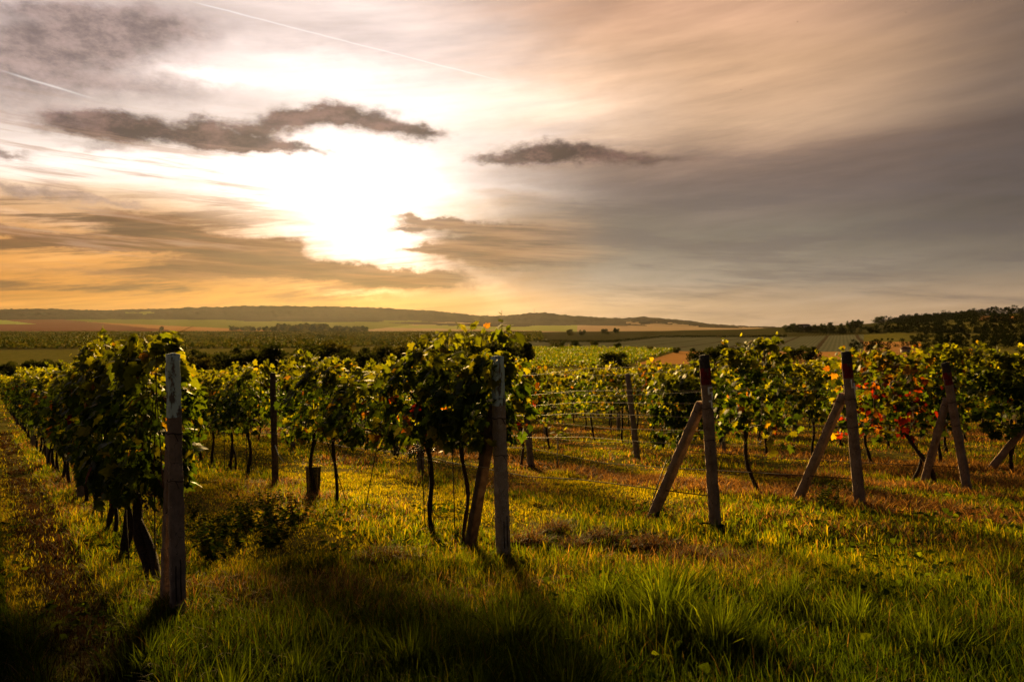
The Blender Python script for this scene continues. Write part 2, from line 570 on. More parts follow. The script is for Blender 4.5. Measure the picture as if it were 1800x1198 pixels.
def join(parts):
    """parts: list of (V, [F...], col or None) -> merged"""
    Vs, Fs3, Fs4, Cs, off = [], [], [], [], 0
    for p in parts:
        V, F = p[0], p[1]
        c = p[2] if len(p) > 2 and p[2] is not None else np.full((len(V), 3), 0.1)
        for f in F:
            f = np.asarray(f)
            if len(f) == 0:
                continue
            (Fs3 if f.shape[1] == 3 else Fs4).append(f + off)
        Vs.append(np.asarray(V))
        Cs.append(np.broadcast_to(c, (len(V), 3)))
        off += len(V)
    F = []
    if Fs3:
        F.append(np.concatenate(Fs3))
    if Fs4:
        F.append(np.concatenate(Fs4))
    return np.concatenate(Vs), F, np.concatenate(Cs)


def tube(path, radii, n=7, cap=True, jitter=0.0, rng=None):
    P = np.asarray(path, float)
    m = len(P)
    radii = np.broadcast_to(np.asarray(radii, float), (m,))
    T = np.gradient(P, axis=0)
    T /= np.linalg.norm(T, axis=1, keepdims=True) + 1e-9
    ref = np.array([0.31, 0.95, 0.05]) if abs(T[0][1]) < 0.9 else np.array([1.0, 0.1, 0.0])
    V = []
    u = np.cross(T[0], ref)
    u /= np.linalg.norm(u)
    for i in range(m):
        u = u - T[i] * np.dot(u, T[i])
        u /= np.linalg.norm(u) + 1e-9
        w = np.cross(T[i], u)
        a = np.arange(n) * 2 * math.pi / n
        rr = radii[i] * (1 + (rng.uniform(-jitter, jitter, n) if rng is not None else 0))
        V.append(P[i] + (np.cos(a) * rr)[:, None] * u + (np.sin(a) * rr)[:, None] * w)
    V = np.concatenate(V)
    i = np.arange(m - 1)[:, None] * n
    j = np.arange(n)[None, :]
    Q = np.stack([i + j, i + (j + 1) % n, i + n + (j + 1) % n, i + n + j], -1).reshape(-1, 4)
    F = [Q]
    if cap:
        V = np.concatenate([V, P[:1], P[-1:]])
        a, b = m * n, m * n + 1
        jj = np.arange(n)
        t1 = np.stack([np.full(n, a), (jj + 1) % n, jj], -1)
        t2 = np.stack([np.full(n, b), (m - 1) * n + jj, (m - 1) * n + (jj + 1) % n], -1)
        F.append(np.concatenate([t1, t2]))
    return V, F


def box(x0, x1, y0, y1, z0, z1):
    V = np.array([[x, y, z] for z in (z0, z1) for y in (y0, y1) for x in (x0, x1)], float)
    Q = np.array([[0, 2, 3, 1], [4, 5, 7, 6], [0, 1, 5, 4], [2, 6, 7, 3], [0, 4, 6, 2], [1, 3, 7, 5]])
    return V, [Q]


# ------------------------------------------------------------------ terrain
TH = R(35.5)
D_ = np.array([-math.sin(TH), math.cos(TH)])        # along the rows, away from the camera
N_ = np.array([math.cos(TH), math.sin(TH)])         # across the rows, to the right

U_T = np.array([-400, 0, 300, 600, 900, 1100, 1300, 1450, 1600, 1800, 2200], float)
D_T = np.array([150, 250, 350, 500, 700, 900, 1150, 1600, 2400, 3300, 3900, 4500, 4900, 6500], float)
RIDGE = np.array([[-400, 545], [0, 544], [70, 543], [150, 546], [260, 544], [340, 541], [460, 538], [560, 539], [640, 541], [700, 544], [760, 547], [800, 551],
                  [860, 556], [890, 556], [930, 552], [960, 551], [1000, 555], [1050, 558], [1090, 560], [1130, 559], [1180, 562], [1240, 568],
                  [1300, 574], [1400, 577], [2200, 577]], float)
Y_T = np.array([
    # -400  0    300  600  900  1100 1300 1450 1600 1800 2200
    [664, 664, 662, 660, 658, 656, 654, 652, 648, 644, 640],     # 150
    [632, 632, 630, 629, 628, 627, 627, 626, 622, 616, 612],     # 250
    [613, 613, 613, 613, 612, 612, 613, 611, 604, 600, 596],     # 350
    [601, 601, 601, 601, 601, 600, 600, 597, 590, 584, 580],     # 500
    [593, 593, 593, 593, 593, 591, 591, 585, 576, 566, 562],     # 700
    [588, 588, 588, 588, 588, 586, 583, 576, 567, 552, 546],     # 900
    [585, 585, 585, 585, 585, 583, 579, 572, 565, 549, 542],     # 1150
    [583, 583, 583, 583, 583, 582, 581, 580, 576, 566, 560],     # 1600
    [575, 575, 575, 577, 579, 580, 580, 580, 580, 578, 575],     # 2400
    [566, 566, 567, 570, 574, 577, 578, 579, 580, 580, 578],     # 3300
    [558, 558, 558, 561, 568, 570, 576, 579, 580, 580, 578],     # 3900
    [0] * 11,                                                    # 4500 (ridge, filled below)
    [0] * 11,
    [577] * 11,
], float)
Y_T[11] = np.interp(U_T, RIDGE[:, 0], RIDGE[:, 1])
Y_T[12] = Y_T[11] + 4


def near_z(x, y):
    s = x * D_[0] + y * D_[1]
    w = x * N_[0] + y * N_[1]
    s2 = np.clip(s, -40, 150)
    w2 = np.clip(w, -60, 120)
    z = -1.515 - 0.076 * s2 + 0.00025 * s2 * s2 - 0.0335 * w2 + 0.00008 * w2 * np.abs(w2)
    bumpy = (fbm(x * 1.1, y * 1.1, 3, 5) - 0.5) * 0.12 + (fbm(x * 0.23, y * 0.23, 2, 9) - 0.5) * 0.16
    return z + bumpy * np.clip(np.hypot(x, y) / 3.0, 0.3, 1.0)


def far_z(x, y):
    az = np.clip(np.arctan2(x, y), -R(44), R(44))
    r = np.hypot(x, y)
    u = 900 + F_PX * np.tan(az)
    Dp = np.maximum(r * np.cos(az), 1)
    ld = np.log(np.clip(Dp, D_T[0], D_T[-1]))
    LT = np.log(D_T)
    i = np.clip(np.searchsorted(LT, ld) - 1, 0, len(LT) - 2)
    f = (ld - LT[i]) / (LT[i + 1] - LT[i])
    f = np.clip(f, 0, 1)
    j = np.clip(np.searchsorted(U_T, u) - 1, 0, len(U_T) - 2)
    g = np.clip((u - U_T[j]) / (U_T[j + 1] - U_T[j]), 0, 1)
    g = g * g * (3 - 2 * g) * 0.6 + g * 0.4
    zt = -(Y_T - 575) / F_PX * D_T[:, None]
    z = (zt[i, j] * (1 - g) + zt[i, j + 1] * g) * (1 - f) + (zt[i + 1, j] * (1 - g) + zt[i + 1, j + 1] * g) * f
    # the exact line of the far ridge
    zr = -(np.interp(u, RIDGE[:, 0], RIDGE[:, 1]) - 575) / F_PX * 4500
    zl = -(np.interp(u, U_T, Y_T[11]) - 575) / F_PX * 4500
    wgt = np.exp(-((Dp - 4500) / 420.0) ** 2)
    z = z + (zr - zl) * wgt
    z = z + (fbm(x / 90.0, y / 90.0, 3, 21) - 0.5) * np.clip((Dp - 150) / 700, 0, 1) * 2.0
    return z, u, Dp


def ground_z(x, y):
    x = np.asarray(x, float)
    y = np.asarray(y, float)
    r = np.hypot(x, y)
    a = near_z(x, y)
    b, u, Dp = far_z(x, y)
    t = np.clip((r - 62) / (150 - 62), 0, 1)
    t = t * t * (3 - 2 * t)
    return a * (1 - t) + b * t


def gz(x, y):
    return float(ground_z(np.array([x]), np.array([y]))[0])


def at(u, dist):
    """point on the ground in the direction of image column u at the given depth"""
    x = (u - 900) / F_PX * dist
    return x, dist, gz(x, dist)


def build_terrain():
    az = np.concatenate([np.arange(-180, -42, 3.0), np.arange(-42, 42, 0.12), np.arange(42, 180, 3.0)])
    az = R(1) * az
    rr = [0.6]
    while rr[-1] < 6400:
        q = rr[-1]
        rr.append(q * (1.04 if q < 40 else 1.022 if q < 120 else 1.0135))
    rr = np.array(rr)
    A, RR = np.meshgrid(az, rr)
    X, Y = np.sin(A) * RR, np.cos(A) * RR
    Zg = ground_z(X.ravel(), Y.ravel()).reshape(X.shape)
    azc = np.clip(A, -R(44), R(44))
    Dp = RR * np.cos(azc)
    Uc = 900 + F_PX * np.tan(azc)
    # tree crowns of the wooded far hills
    wood = np.clip((Dp - 3750) / 300, 0, 1)
    crowns = fbm(X / 17.0, Y / 17.0, 2, 3) * 13 + fbm(X / 110.0, Y / 110.0, 3, 8) * 9
    Zg = Zg + wood * (crowns - 7)
    n, m = X.shape
    V = np.stack([X, Y, Zg], -1).reshape(-1, 3)
    V = np.concatenate([V, [[0, 0, gz(0, 0)]]])
    i = np.arange(n - 1)[:, None] * m
    j = np.arange(m)[None, :]
    Q = np.stack([i + j, i + (j + 1) % m, i + m + (j + 1) % m, i + m + j], -1).reshape(-1, 4)
    Q = Q[:, ::-1]
    C = V[Q].mean(1)
    faz = np.clip(np.arctan2(C[:, 0], C[:, 1]), -R(44), R(44))
    fr = np.hypot(C[:, 0], C[:, 1])
    d = fr * np.cos(faz)
    u = 900 + F_PX * np.tan(faz)
    v = 575 - C[:, 2] / d * F_PX
    # smooth v (without noise) for clean field edges
    zz, _, _ = far_z(C[:, 0], C[:, 1])
    v = 575 - (zz - (fbm(C[:, 0] / 90.0, C[:, 1] / 90.0, 3, 21) - 0.5) * np.clip((d - 150) / 700, 0, 1) * 2.0) / d * F_PX
    wob = (fbm(C[:, 0] / 60.0, C[:, 1] / 60.0, 2, 33) - 0.5)
    ip = lambda pts: np.interp(u, [p[0] for p in pts], [p[1] for p in pts])
    reg = np.zeros(len(Q), int)
    names = {}

    def put(k, mask):
        reg[mask & (reg == 0)] = k
    far = d > 170
    hill = d > 3700 + wob * 160 + (fbm(C[:, 0] / 420.0, C[:, 1] / 420.0, 3, 71) - 0.5) * 1500
    put(2, far & (d > 1500) & (v > 561.5 + u * 0.125) & (v < 569.5))                                        # pale green field
    put(1, hill)
    put(3, far & (d > 1500) & (u < ip([(0, 178), (1, 178)]) + (v - 568) * 10) & (v < 583.2))    # ploughed plum field
    put(4, far & (d > 1500) & (u < 340 + (v - 574) * 22) & (v < 583.2))                        # tan stubble
    put(5, far & (d > 1500) & (u < 655 - (v - 578) * 9) & (v < 583.4))                                       # green strip
    put(6, far & (d > 1500) & (u < 1015) & (v > 571) & (v < 574.5 + (u - 640) * 0.022) & (u > 640))   # green meadow
    put(7, far & (d > 1500) & (u > 600) & (u < 1400) & (v < 584))                            # pale stubble
    put(8, far & (d > 330) & (u < ip([(0, 940), (1, 940)])) & (v < ip([(-400, 616), (0, 615), (600, 611), (700, 607), (850, 602), (950, 600)])))   # left vineyard
    put(9, far & (u > 940) & (u < 1560) & (d < 1500) & (v < ip([(940, 601), (1080, 601), (1165, 592), (1375, 592), (1560, 586)])))    # dark vines
    put(10, far & (u > 930) & (u < 1520) & (v < ip([(930, 608), (1010, 608), (1190, 617), (1520, 618)])))   # grey green crop
    put(11, far & (u > 1190 - (v - 617) * 3.2) & (u < 1620) & (v > 600) & (v < 640))                        # orange stubble
    put(12, far & (u > 1722) & (v < 562.5) & (v > 555) & (d < 1200))                             # orange field on the hill
    spec = {
        1: ('hills', 'hazy wooded hills along the far horizon', 'hills', M['hill']),
        2: ('pale_green_field', 'pale green field at the foot of the hills, far left', 'field', M['f_pale']),
        3: ('ploughed_field', 'plum brown ploughed field below the hills', 'field', M['f_plum']),
        4: ('stubble_field', 'tan stubble field beside the ploughed field', 'field', M['f_tan']),
        5: ('green_field', 'narrow green field under the dark hedge of trees', 'field', M['f_green']),
        6: ('meadow', 'light green meadow between pale stubble fields', 'field', M['f_mead']),
        7: ('pale_stubble_field', 'pale pinkish stubble fields below the far hills', 'field', M['f_stub']),
        8: ('vineyard_field', 'dark green vineyard field across the valley floor', 'field', M['f_vine']),
        9: ('dark_green_field', 'dark green field edged by a hedge line', 'field', M['f_dark']),
        10: ('striped_field', 'grey green crop field striped by dark paths', 'field', M['f_grey']),
        11: ('orange_stubble_field', 'orange stubble field beyond the vine rows', 'field', M['f_orange']),
        12: ('hillside_field', 'small orange field high on the wooded hill', 'field', M['f_orange']),
        0: ('ground', 'grassy sloping vineyard ground reaching across the valley', 'ground', M['ground']),
    }
    for k, (nm, lb, ct, mt) in spec.items():
        q = Q[reg == k]
        if not len(q):
            continue
        if k == 0:
            jj = np.arange(m)
            tri = np.stack([np.full(m, len(V) - 1), (jj + 1) % m, jj], -1)
            used, inv = np.unique(np.concatenate([q.ravel(), tri.ravel()]), return_inverse=True)
            Fq = [inv[:q.size].reshape(-1, 4), inv[q.size:].reshape(-1, 3)]
        else:
            used, inv = np.unique(q.ravel(), return_inverse=True)
            Fq = [inv.reshape(-1, 4)]
        me = np_mesh(nm, V[used], Fq, smooth=True)
        tag(link(nm, me, mt), lb, ct, kind='structure')


M['ground'] = ground_mat('turf', [(0.30, (0.034, 0.038, 0.010)), (0.5, (0.075, 0.072, 0.016)), (0.62, (0.14, 0.105, 0.032)), (0.75, (0.11, 0.10, 0.018))], 0.5, 7.0, bd=0.03)
M['hill'] = ground_mat('hill_wood', [(0.35, (0.018, 0.013, 0.013)), (0.6, (0.036, 0.026, 0.022)), (0.72, (0.075, 0.048, 0.036))], 0.004, 0.035, bd=6.0)
M['f_pale'] = ground_mat('pale_crop', [(0.3, (0.16, 0.19, 0.05)), (0.7, (0.22, 0.24, 0.07))], 0.01, 0.1)
M['f_plum'] = ground_mat('ploughed_soil', [(0.3, (0.085, 0.036, 0.026)), (0.7, (0.14, 0.06, 0.04))], 0.006, 0.08)
M['f_tan'] = ground_mat('tan_stubble', [(0.3, (0.20, 0.10, 0.045)), (0.7, (0.28, 0.15, 0.065))], 0.006, 0.08)
M['f_green'] = ground_mat('green_crop', [(0.3, (0.08, 0.09, 0.02)), (0.7, (0.13, 0.13, 0.03))], 0.01, 0.1)
M['f_mead'] = ground_mat('meadow', [(0.3, (0.15, 0.17, 0.05)), (0.7, (0.22, 0.22, 0.07))], 0.01, 0.1)
M['f_stub'] = ground_mat('pale_stubble', [(0.3, (0.22, 0.15, 0.10)), (0.7, (0.30, 0.21, 0.14))], 0.005, 0.06)
M['f_vine'] = ground_mat('vineyard_floor', [(0.3, (0.028, 0.028, 0.012)), (0.7, (0.07, 0.058, 0.022))], 0.02, 0.4)
M['f_dark'] = ground_mat('dark_vines', [(0.3, (0.030, 0.030, 0.012)), (0.7, (0.052, 0.045, 0.016))], 0.02, 0.6,
                         rows=[(0.40, 0.917, 2.6, 0.3, 0.7)], rowcol=[(0.02, 0.02, 0.008)])
M['f_grey'] = ground_mat('grey_green_crop', [(0.3, (0.060, 0.064, 0.046)), (0.7, (0.095, 0.095, 0.066))], 0.015, 0.5,
                         rows=[(0.407, 0.913, 2.2, 0.3, 0.35), (0.407, 0.913, 21.0, 0.065, 0.85)], rowcol=[(0.03, 0.032, 0.02), (0.035, 0.022, 0.014)])
M['f_orange'] = ground_mat('orange_stubble', [(0.3, (0.24, 0.12, 0.045)), (0.7, (0.32, 0.17, 0.06))], 0.03, 0.5,
                           rows=[(-0.3, 0.95, 3.0, 0.25, 0.35)], rowcol=[(0.17, 0.085, 0.035)])
build_terrain()

# ------------------------------------------------------------------ rows of the vineyard
ROWP = [None, (-2.30, 5.06), (-0.075, 6.5), (2.09, 7.55), (4.01, 8.48), (6.25, 10.1), (8.40, 11.4)]
while len(ROWP) < 20:
    ROWP.append((ROWP[-1][0] + 2.12, ROWP[-1][1] + 1.30))
ROW_ROT = math.atan2(D_[1], D_[0])       # object X axis runs along the row
POST_GAP = 6.3
ROW_LEN = 66.0


def rowpt(row, s, w=0.0):
    p = ROWP[row]
    x = p[0] + D_[0] * s + N_[0] * w
    y = p[1] + D_[1] * s + N_[1] * w
    return x, y, gz(x, y)


def s_of(row, u):
    """distance along the row at which it crosses image column u"""
    k = (u - 900) / F_PX
    p = ROWP[row]
    return (p[0] - p[1] * k) / (D_[1] * k - D_[0])


ROWNAME = {1: 'the cracked blue-topped post', 2: 'the speckled blue-topped post', 3: 'the straight post numbered five', 4: 'the leaning post numbered four',
           5: 'the unnumbered red-banded post'}


# ---- posts -----------------------------------------------------------
def post_part(z0, z1, half0, half1, rng, seg=None, lean=(0, 0), round_n=None, top=False, bottom=False):
    """tapered square post section with chamfered, slightly worn edges"""
    n = max(2, int((z1 - z0) / 0.05) + 1) if seg is None else seg
    zs = np.linspace(z0, z1, n)
    V = []
    if round_n:
        a = np.arange(round_n) * 2 * math.pi / round_n
        ring = np.stack([np.cos(a), np.sin(a)], -1) * 1.05
    else:
        c = 0.80
        ring = np.array([[1, -c], [1, 0], [1, c], [c, 1], [0, 1], [-c, 1], [-1, c], [-1, 0], [-1, -c], [-c, -1], [0, -1], [c, -1]])
    k = len(ring)
    for z in zs:
        t = (z - zs[0]) / max(1e-6, zs[-1] - zs[0])
        h = half0 + (half1 - half0) * t
        j = rng.uniform(-0.09, 0.06, (k, 1)) if 0 < t < 1 else 0
        V.append(np.concatenate([ring * h * (1 + j), np.full((k, 1), z)], 1))
    V = np.concatenate(V)
    i = np.arange(n - 1)[:, None] * k
    jj = np.arange(k)[None, :]
    Q = np.stack([i + jj, i + (jj + 1) % k, i + k + (jj + 1) % k, i + k + jj], -1).reshape(-1, 4)
    F = [Q]
    tri = []
    if top:
        V = np.concatenate([V, [[0, 0, z1 + 0.012]]])
        tri += [[len(V) - 1, (n - 1) * k + q, (n - 1) * k + (q + 1) % k] for q in range(k)]
    if bottom:
        V = np.concatenate([V, [[0, 0, z0]]])
        tri += [[len(V) - 1, (q + 1) % k, q] for q in range(k)]
    if tri:
        F.append(np.array(tri))
    return V, F


def ring_tie(z, half, rad=0.004, twist=True):
    c = half * 1.0
    ang = np.linspace(0, 2 * math.pi, 21)
    sq = [(max(-1, min(1, 1.35 * math.cos(a))) * c, max(-1, min(1, 1.35 * math.sin(a))) * c) for a in ang]
    path = [(x * 1.04, y * 1.04, z + 0.006 * math.sin(3 * a)) for (x, y), a in zip(sq, ang)]
    parts = [tube(path, rad, 5, False)]
    if twist:
        parts.append(tube([(-c * 1.05, c * 0.2, z), (-c * 1.35, c * 0.1, z - 0.01), (-c * 1.6, -c * 0.2, z - 0.05)], rad * 0.9, 5))
    return join(parts)


def digit_mesh(ch):
    st = 0.011
    if ch == '5':
        rects = [(-0.026, 0.026, 0.047, 0.060), (-0.026, -0.012, 0.0, 0.047), (-0.012, 0.026, 0.006, 0.018), (0.013, 0.026, -0.045, 0.006), (-0.024, 0.013, -0.058, -0.045),
                 (0.000, 0.013, -0.112, -0.058), (0.010, 0.022, -0.125, -0.100)]
    else:
        rects = [(-0.028, -0.014, -0.012, 0.066), (-0.014, 0.010, -0.012, 0.002), (0.010, 0.024, -0.070, 0.030), (0.016, 0.024, -0.105, -0.070)]
    parts = []
    for (a, b, c, d) in rects:
        parts.append(box(a * 1.3 - (.002 if b - a < .016 else 0), b * 1.3 + (.002 if b - a < .016 else 0), -0.0015, 0.0015, c * 1.3, d * 1.3))
    return join(parts)


def end_post(row, h, half0, half1, scheme, label, lean=(0, 0), digit=None):
    x, y, z = rowpt(row, 0)
    root = link('vineyard_post', None, loc=(x, y, z))
    root.rotation_euler = (lean[1], lean[0], 0)
    root.rotation_euler = (Matrix.Rotation(lean[0], 3, 'Y') @ Matrix.Rotation(lean[1], 3, 'X') @ Matrix.Rotation(ROW_ROT, 3, 'Z')).to_euler()
    tag(root, label, 'post', 'end posts of the vine rows')
    rng = np.random.default_rng(row * 31)
    bands = []
    hf = lambda zz: half0 + (half1 - half0) * (zz / h)
    if scheme == 'blue':
        cut = h - 0.43
        bands = [('post_shaft', -0.15, cut, 'concrete' if row == 2 else 'concrete_mid'), ('painted_tip', cut, h, 'blue_paint')]
    elif scheme == 'red':
        bands = [('post_shaft', -0.15, h - 0.30, 'concrete_dark'), ('red_band', h - 0.30, h - 0.13, 'red_paint'), ('weathered_tip', h - 0.13, h, 'tar')]
    else:
        bands = [('post_shaft', -0.15, h, 'concrete_dark')]
    for (nm, a, b, mt) in bands:
        V, F = post_part(a, b, hf(max(a, 0)), hf(b), rng, top=(b == h))
        link(nm, np_mesh(nm, V, F, smooth=False), M[mt], root)
    V, F, _ = ring_tie(h * 0.70, hf(h * 0.70))
    link('wire_tie', np_mesh('wire_tie', V, F), M['iron'], root)
    V, F, _ = ring_tie(h * 0.52, hf(h * .52) * 0.99, 0.003)
    link('wire_tie', np_mesh('wire_tie', V, F), M['iron'], root)
    if scheme == 'blue':
        # bared reinforcing bars where the concrete has split near the foot
        for q in (-0.3, 0.35):
            V, F = tube([(-hf(.2) * 1.01, q * half0, 0.12), (-hf(.3) * 1.015, q * half0 + 0.003, 0.25), (-hf(.4) * 1.0, q * half0, 0.40 if q < 0 else .36)], 0.0045, 6)
            link('rebar', np_mesh('rebar', V, F), M['iron'], root)
    if digit:
        V, F, _ = digit_mesh(digit)
        zc = h - 0.40
        # the face that looks out along the row end
        W = np.stack([np.full(len(V), -hf(zc) * 1.06) + V[:, 1], -V[:, 0] - half1 * 0.05, V[:, 2] + zc], -1)
        link('number', np_mesh('number', W, F), M['white'], root)
    return root


def brace(row, h_meet, s_base, rad, mat, label, shift=0.0, lean_off=(0, 0)):
    x0, y0, z0 = rowpt(row, 0, shift)
    x1, y1, z1 = rowpt(row, s_base, shift)
    top = np.array([x0 + D_[0] * 0.085 + lean_off[0], y0 + D_[1] * 0.085 + lean_off[1], z0 + h_meet])
    bot = np.array([x1, y1, z1 - 0.12])
    rng = np.random.default_rng(row * 7 + 3)
    L = np.linalg.norm(top - bot)
    V, F = post_part(0, L, rad * 1.15, rad, rng, top=True, bottom=True)
    ax = (top - bot) / L
    sdv = np.array([N_[0], N_[1], 0.0])
    fr = np.cross(sdv, ax)
    Wm = V[:, :1] * fr + V[:, 1:2] * sdv + V[:, 2:3] * ax
    root = link('brace_post', np_mesh('brace_post', Wm, F), M[mat], loc=tuple(bot))
    tag(root, label, 'brace', 'slanted braces of the end posts')
    a = ax * (L - 0.10)
    V, F = tube([a + fr * rad * 1.15 * math.cos(t) + sdv * rad * 1.15 * math.sin(t) for t in np.linspace(0, 2 * math.pi, 13)], 0.004, 5, False)
    link('wire_tie', np_mesh('wire_tie', V, F), M['iron'], root)
    return root


end_post(1, 1.80, 0.048, 0.041, 'blue', 'tall cracked concrete post with flaking blue top, nearest the camera, at the left', (-0.012, 0.0))
end_post(2, 1.80, 0.053, 0.046, 'blue', 'speckled concrete post with light blue painted top in the middle', (-0.03, 0.0))
end_post(3, 1.80, 0.049, 0.041, 'red', 'dark concrete post with red band and white number 5', (-0.07, 0.0), '5')
end_post(4, 1.80, 0.051, 0.044, 'red', 'leaning concrete post with red band and white number 4', (-0.10, 0.0), '4')
end_post(5, 1.80, 0.050, 0.042, 'red', 'leaning post with red band and no number, amid red and green leaves', (-0.185, 0.0))
end_post(6, 1.80, 0.06, 0.052, 'plain', 'plain end post just past the right edge', (-0.1, 0))
brace(1, 1.25, 0.34, 0.048, 'concrete_dark', 'steep brace hidden close behind the tall left post')
brace(2, 1.36, 0.60, 0.040, 'wood', 'dark slanted brace leaning on the middle blue-topped post', 0.0, (-0.03, 0))
brace(3, 1.30, 0.95, 0.042, 'concrete_dark', 'slanted brace leaning on the post marked 5', 0.0, (-0.085, 0))
brace(4, 1.30, 0.85, 0.042, 'concrete_dark', 'long slanted brace leaning on the post marked 4', 0.0, (-0.12, 0))
brace(5, 1.28, 0.62, 0.041, 'concrete_dark', 'slanted brace leaning on the unnumbered red-banded post', 0.0, (-0.21, 0))
brace(6, 1.20, 0.98, 0.046, 'concrete_dark', 'dark slanted brace at the right edge of the picture')

# intermediate posts along the rows
ORD = ['first', 'second', 'third', 'fourth', 'fifth', 'sixth', 'seventh', 'eighth', 'ninth', 'tenth', 'eleventh', 'twelfth']


def row_phrase(row):
    return ROWNAME.get(row, None) and 'the row of ' + ROWNAME[row] or 'the %s row past the red-leaved vine' % ORD[row - 6]


for row in range(1, 16):
    rng = np.random.default_rng(500 + row)
    k = 0
    s = POST_GAP
    while s < ROW_LEN:
        x, y, z = rowpt(row, s)
        if y > 40:
            break
        V, F = post_part(-0.15, 1.76, 0.05, 0.043, rng, top=True, round_n=(9 if (row, k) == (2, 0) else None), seg=18)
        mt = 'wood' if (row, k) == (2, 0) else 'concrete_mid'
        o = link('row_post', np_mesh('row_post', V, F), M[mt], loc=(x, y, z))
        ln = {(3, 0): -0.01, (4, 0): -0.085, (5, 0): -0.12, (6, 0): -0.11, (2, 0): -0.02, (7, 0): -.07}.get((row, k), rng.uniform(-0.06, 0.03))
        o.rotation_euler = (Matrix.Rotation(ln, 3, 'Y') @ Matrix.Rotation(ROW_ROT, 3, 'Z')).to_euler()
        if (row, k) == (2, 0):
            lb = 'round dark wooden post in the gap of the row at left of the picture'
        else:
            lb = '%s inner trellis post in %s' % (ORD[k], row_phrase(row))
        tag(o, ' '.join(lb.split()[:16]), 'post', 'inner posts of the vine rows')
        V, F, _ = ring_tie(1.15, 0.046, 0.003, False)
        link('wire_tie', np_mesh('wire_tie', V, F), M['iron'], o)
        k += 1
        s += POST_GAP + rng.uniform(-0.2, 0.2)

# ---- wires -----------------------------------------------------------
WIRES = {2: [0.82, 1.7], 3: [0.36, 0.86, 1.16, 1.30, 1.44, 1.72], 4: [0.34, 0.86, 1.40, 1.72], 5: [0.34, 0.86, 1.45], 6: [0.86, 1.5]}
HW = ['lowest', 'second lowest', 'third lowest', 'fourth lowest', 'fifth lowest', 'topmost']
for row, hs in WIRES.items():
    for i, h in enumerate(hs):
        pts = []
        for s in np.arange(0.0, 40, 1.05):
            x, y, z = rowpt(row, s, 0.055 if i % 2 else -0.055)
            sag = 0.05 * math.sin(math.pi * ((s % POST_GAP) / POST_GAP)) * (1.6 if h < 0.5 else 1)
            pts.append((x, y, z + h - sag))
        V, F = tube(pts, 0.0024 if h > .5 else 0.006, 4)
        o = link('trellis_wire', np_mesh('trellis_wire', V, F), M['wire'] if h > .5 else M['iron'])
        nm = 'topmost' if i == len(hs) - 1 else HW[i]
        rn = {2: 'the middle blue-topped post', 3: 'the post marked 5', 4: 'the post marked 4', 5: 'the unnumbered red-banded post', 6: 'the cut off post at right'}[row]
        tag(o, '%s %s wire strung from %s' % (nm, 'black hose' if h < .5 else 'thin', rn) if h > .5 else 'dark hose strung low above the grass from %s' % rn, 'wire', 'trellis wires')


# ------------------------------------------------------------------ vine leaves
def leaf_template(detail):
    if detail == 2:       # five lobes with notches
        out = [(0, -0.02), (0.20, -0.13), (0.36, -0.02), (0.52, 0.18), (0.34, 0.30), (0.50, 0.56), (0.24, 0.60), (0.13, 0.82), (0, 1.0),
               (-0.13, 0.82), (-0.24, 0.60), (-0.50, 0.56), (-0.34, 0.30), (-0.52, 0.18), (-0.36, -0.02), (-0.20, -0.13)]
    elif detail == 1:
        out = [(0, 0), (0.40, -0.05), (0.50, 0.35), (0.28, 0.62), (0, 1.0), (-0.28, 0.62), (-0.50, 0.35), (-0.40, -0.05)]
    elif detail < 0:
        return np.array([(-.5, 0, 0), (.5, 0, .08), (.45, 1, -.08), (-.45, 1, 0)], float), np.array([(0, 1, 2), (0, 2, 3)])
    else:
        out = [(0, -0.05), (0.48, 0.2), (0.25, 0.7), (0, 1), (-0.25, 0.7), (-0.48, 0.2)]
    V = [(0, 0.28, 0.0)]
    for x, y in out:
        V.append((x, y, -0.30 * x * x - 0.16 * (y - 0.3) ** 2 + (0.05 if abs(x) > .4 else 0)))
    k = len(out)
    F = [(0, 1 + i, 1 + (i + 1) % k) for i in range(k)]
    return np.array(V, float), np.array(F)


LEAF = {d: leaf_template(d) for d in (-1, 0, 1, 2)}


def leaves(P, nrm, tip, size, col, detail, curl=None):
    V0, F0 = LEAF[detail]
    n = len(P)
    nrm = nrm / (np.linalg.norm(nrm, axis=1, keepdims=True) + 1e-9)
    tip = tip - nrm * (tip * nrm).sum(1, keepdims=True)
    tip = tip / (np.linalg.norm(tip, axis=1, keepdims=True) + 1e-9)
    xx = np.cross(tip, nrm)
    cz = np.ones(n) if curl is None else curl
    L = V0[None] * size[:, None, None]
    L[:, :, 2] *= cz[:, None]
    V = P[:, None] + L[:, :, :1] * xx[:, None] + L[:, :, 1:2] * tip[:, None] + L[:, :, 2:3] * nrm[:, None]
    F = (F0[None] + (np.arange(n) * len(V0))[:, None, None]).reshape(-1, 3)
    C = np.repeat(col, len(V0), axis=0)
    return V.reshape(-1, 3), [F], C


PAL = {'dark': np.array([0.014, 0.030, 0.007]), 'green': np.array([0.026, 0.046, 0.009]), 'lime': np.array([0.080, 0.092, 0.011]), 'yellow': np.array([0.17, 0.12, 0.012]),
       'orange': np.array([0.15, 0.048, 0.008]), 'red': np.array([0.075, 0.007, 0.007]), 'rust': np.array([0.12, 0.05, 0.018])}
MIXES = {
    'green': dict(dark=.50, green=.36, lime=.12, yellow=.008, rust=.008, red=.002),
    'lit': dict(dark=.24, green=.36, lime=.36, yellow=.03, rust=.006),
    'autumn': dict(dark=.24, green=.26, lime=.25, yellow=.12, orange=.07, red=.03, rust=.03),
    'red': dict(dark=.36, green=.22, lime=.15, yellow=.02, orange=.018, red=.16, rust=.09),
    'mixed': dict(dark=.42, green=.35, lime=.18, yellow=.018, orange=.006, red=.008, rust=.015),
}


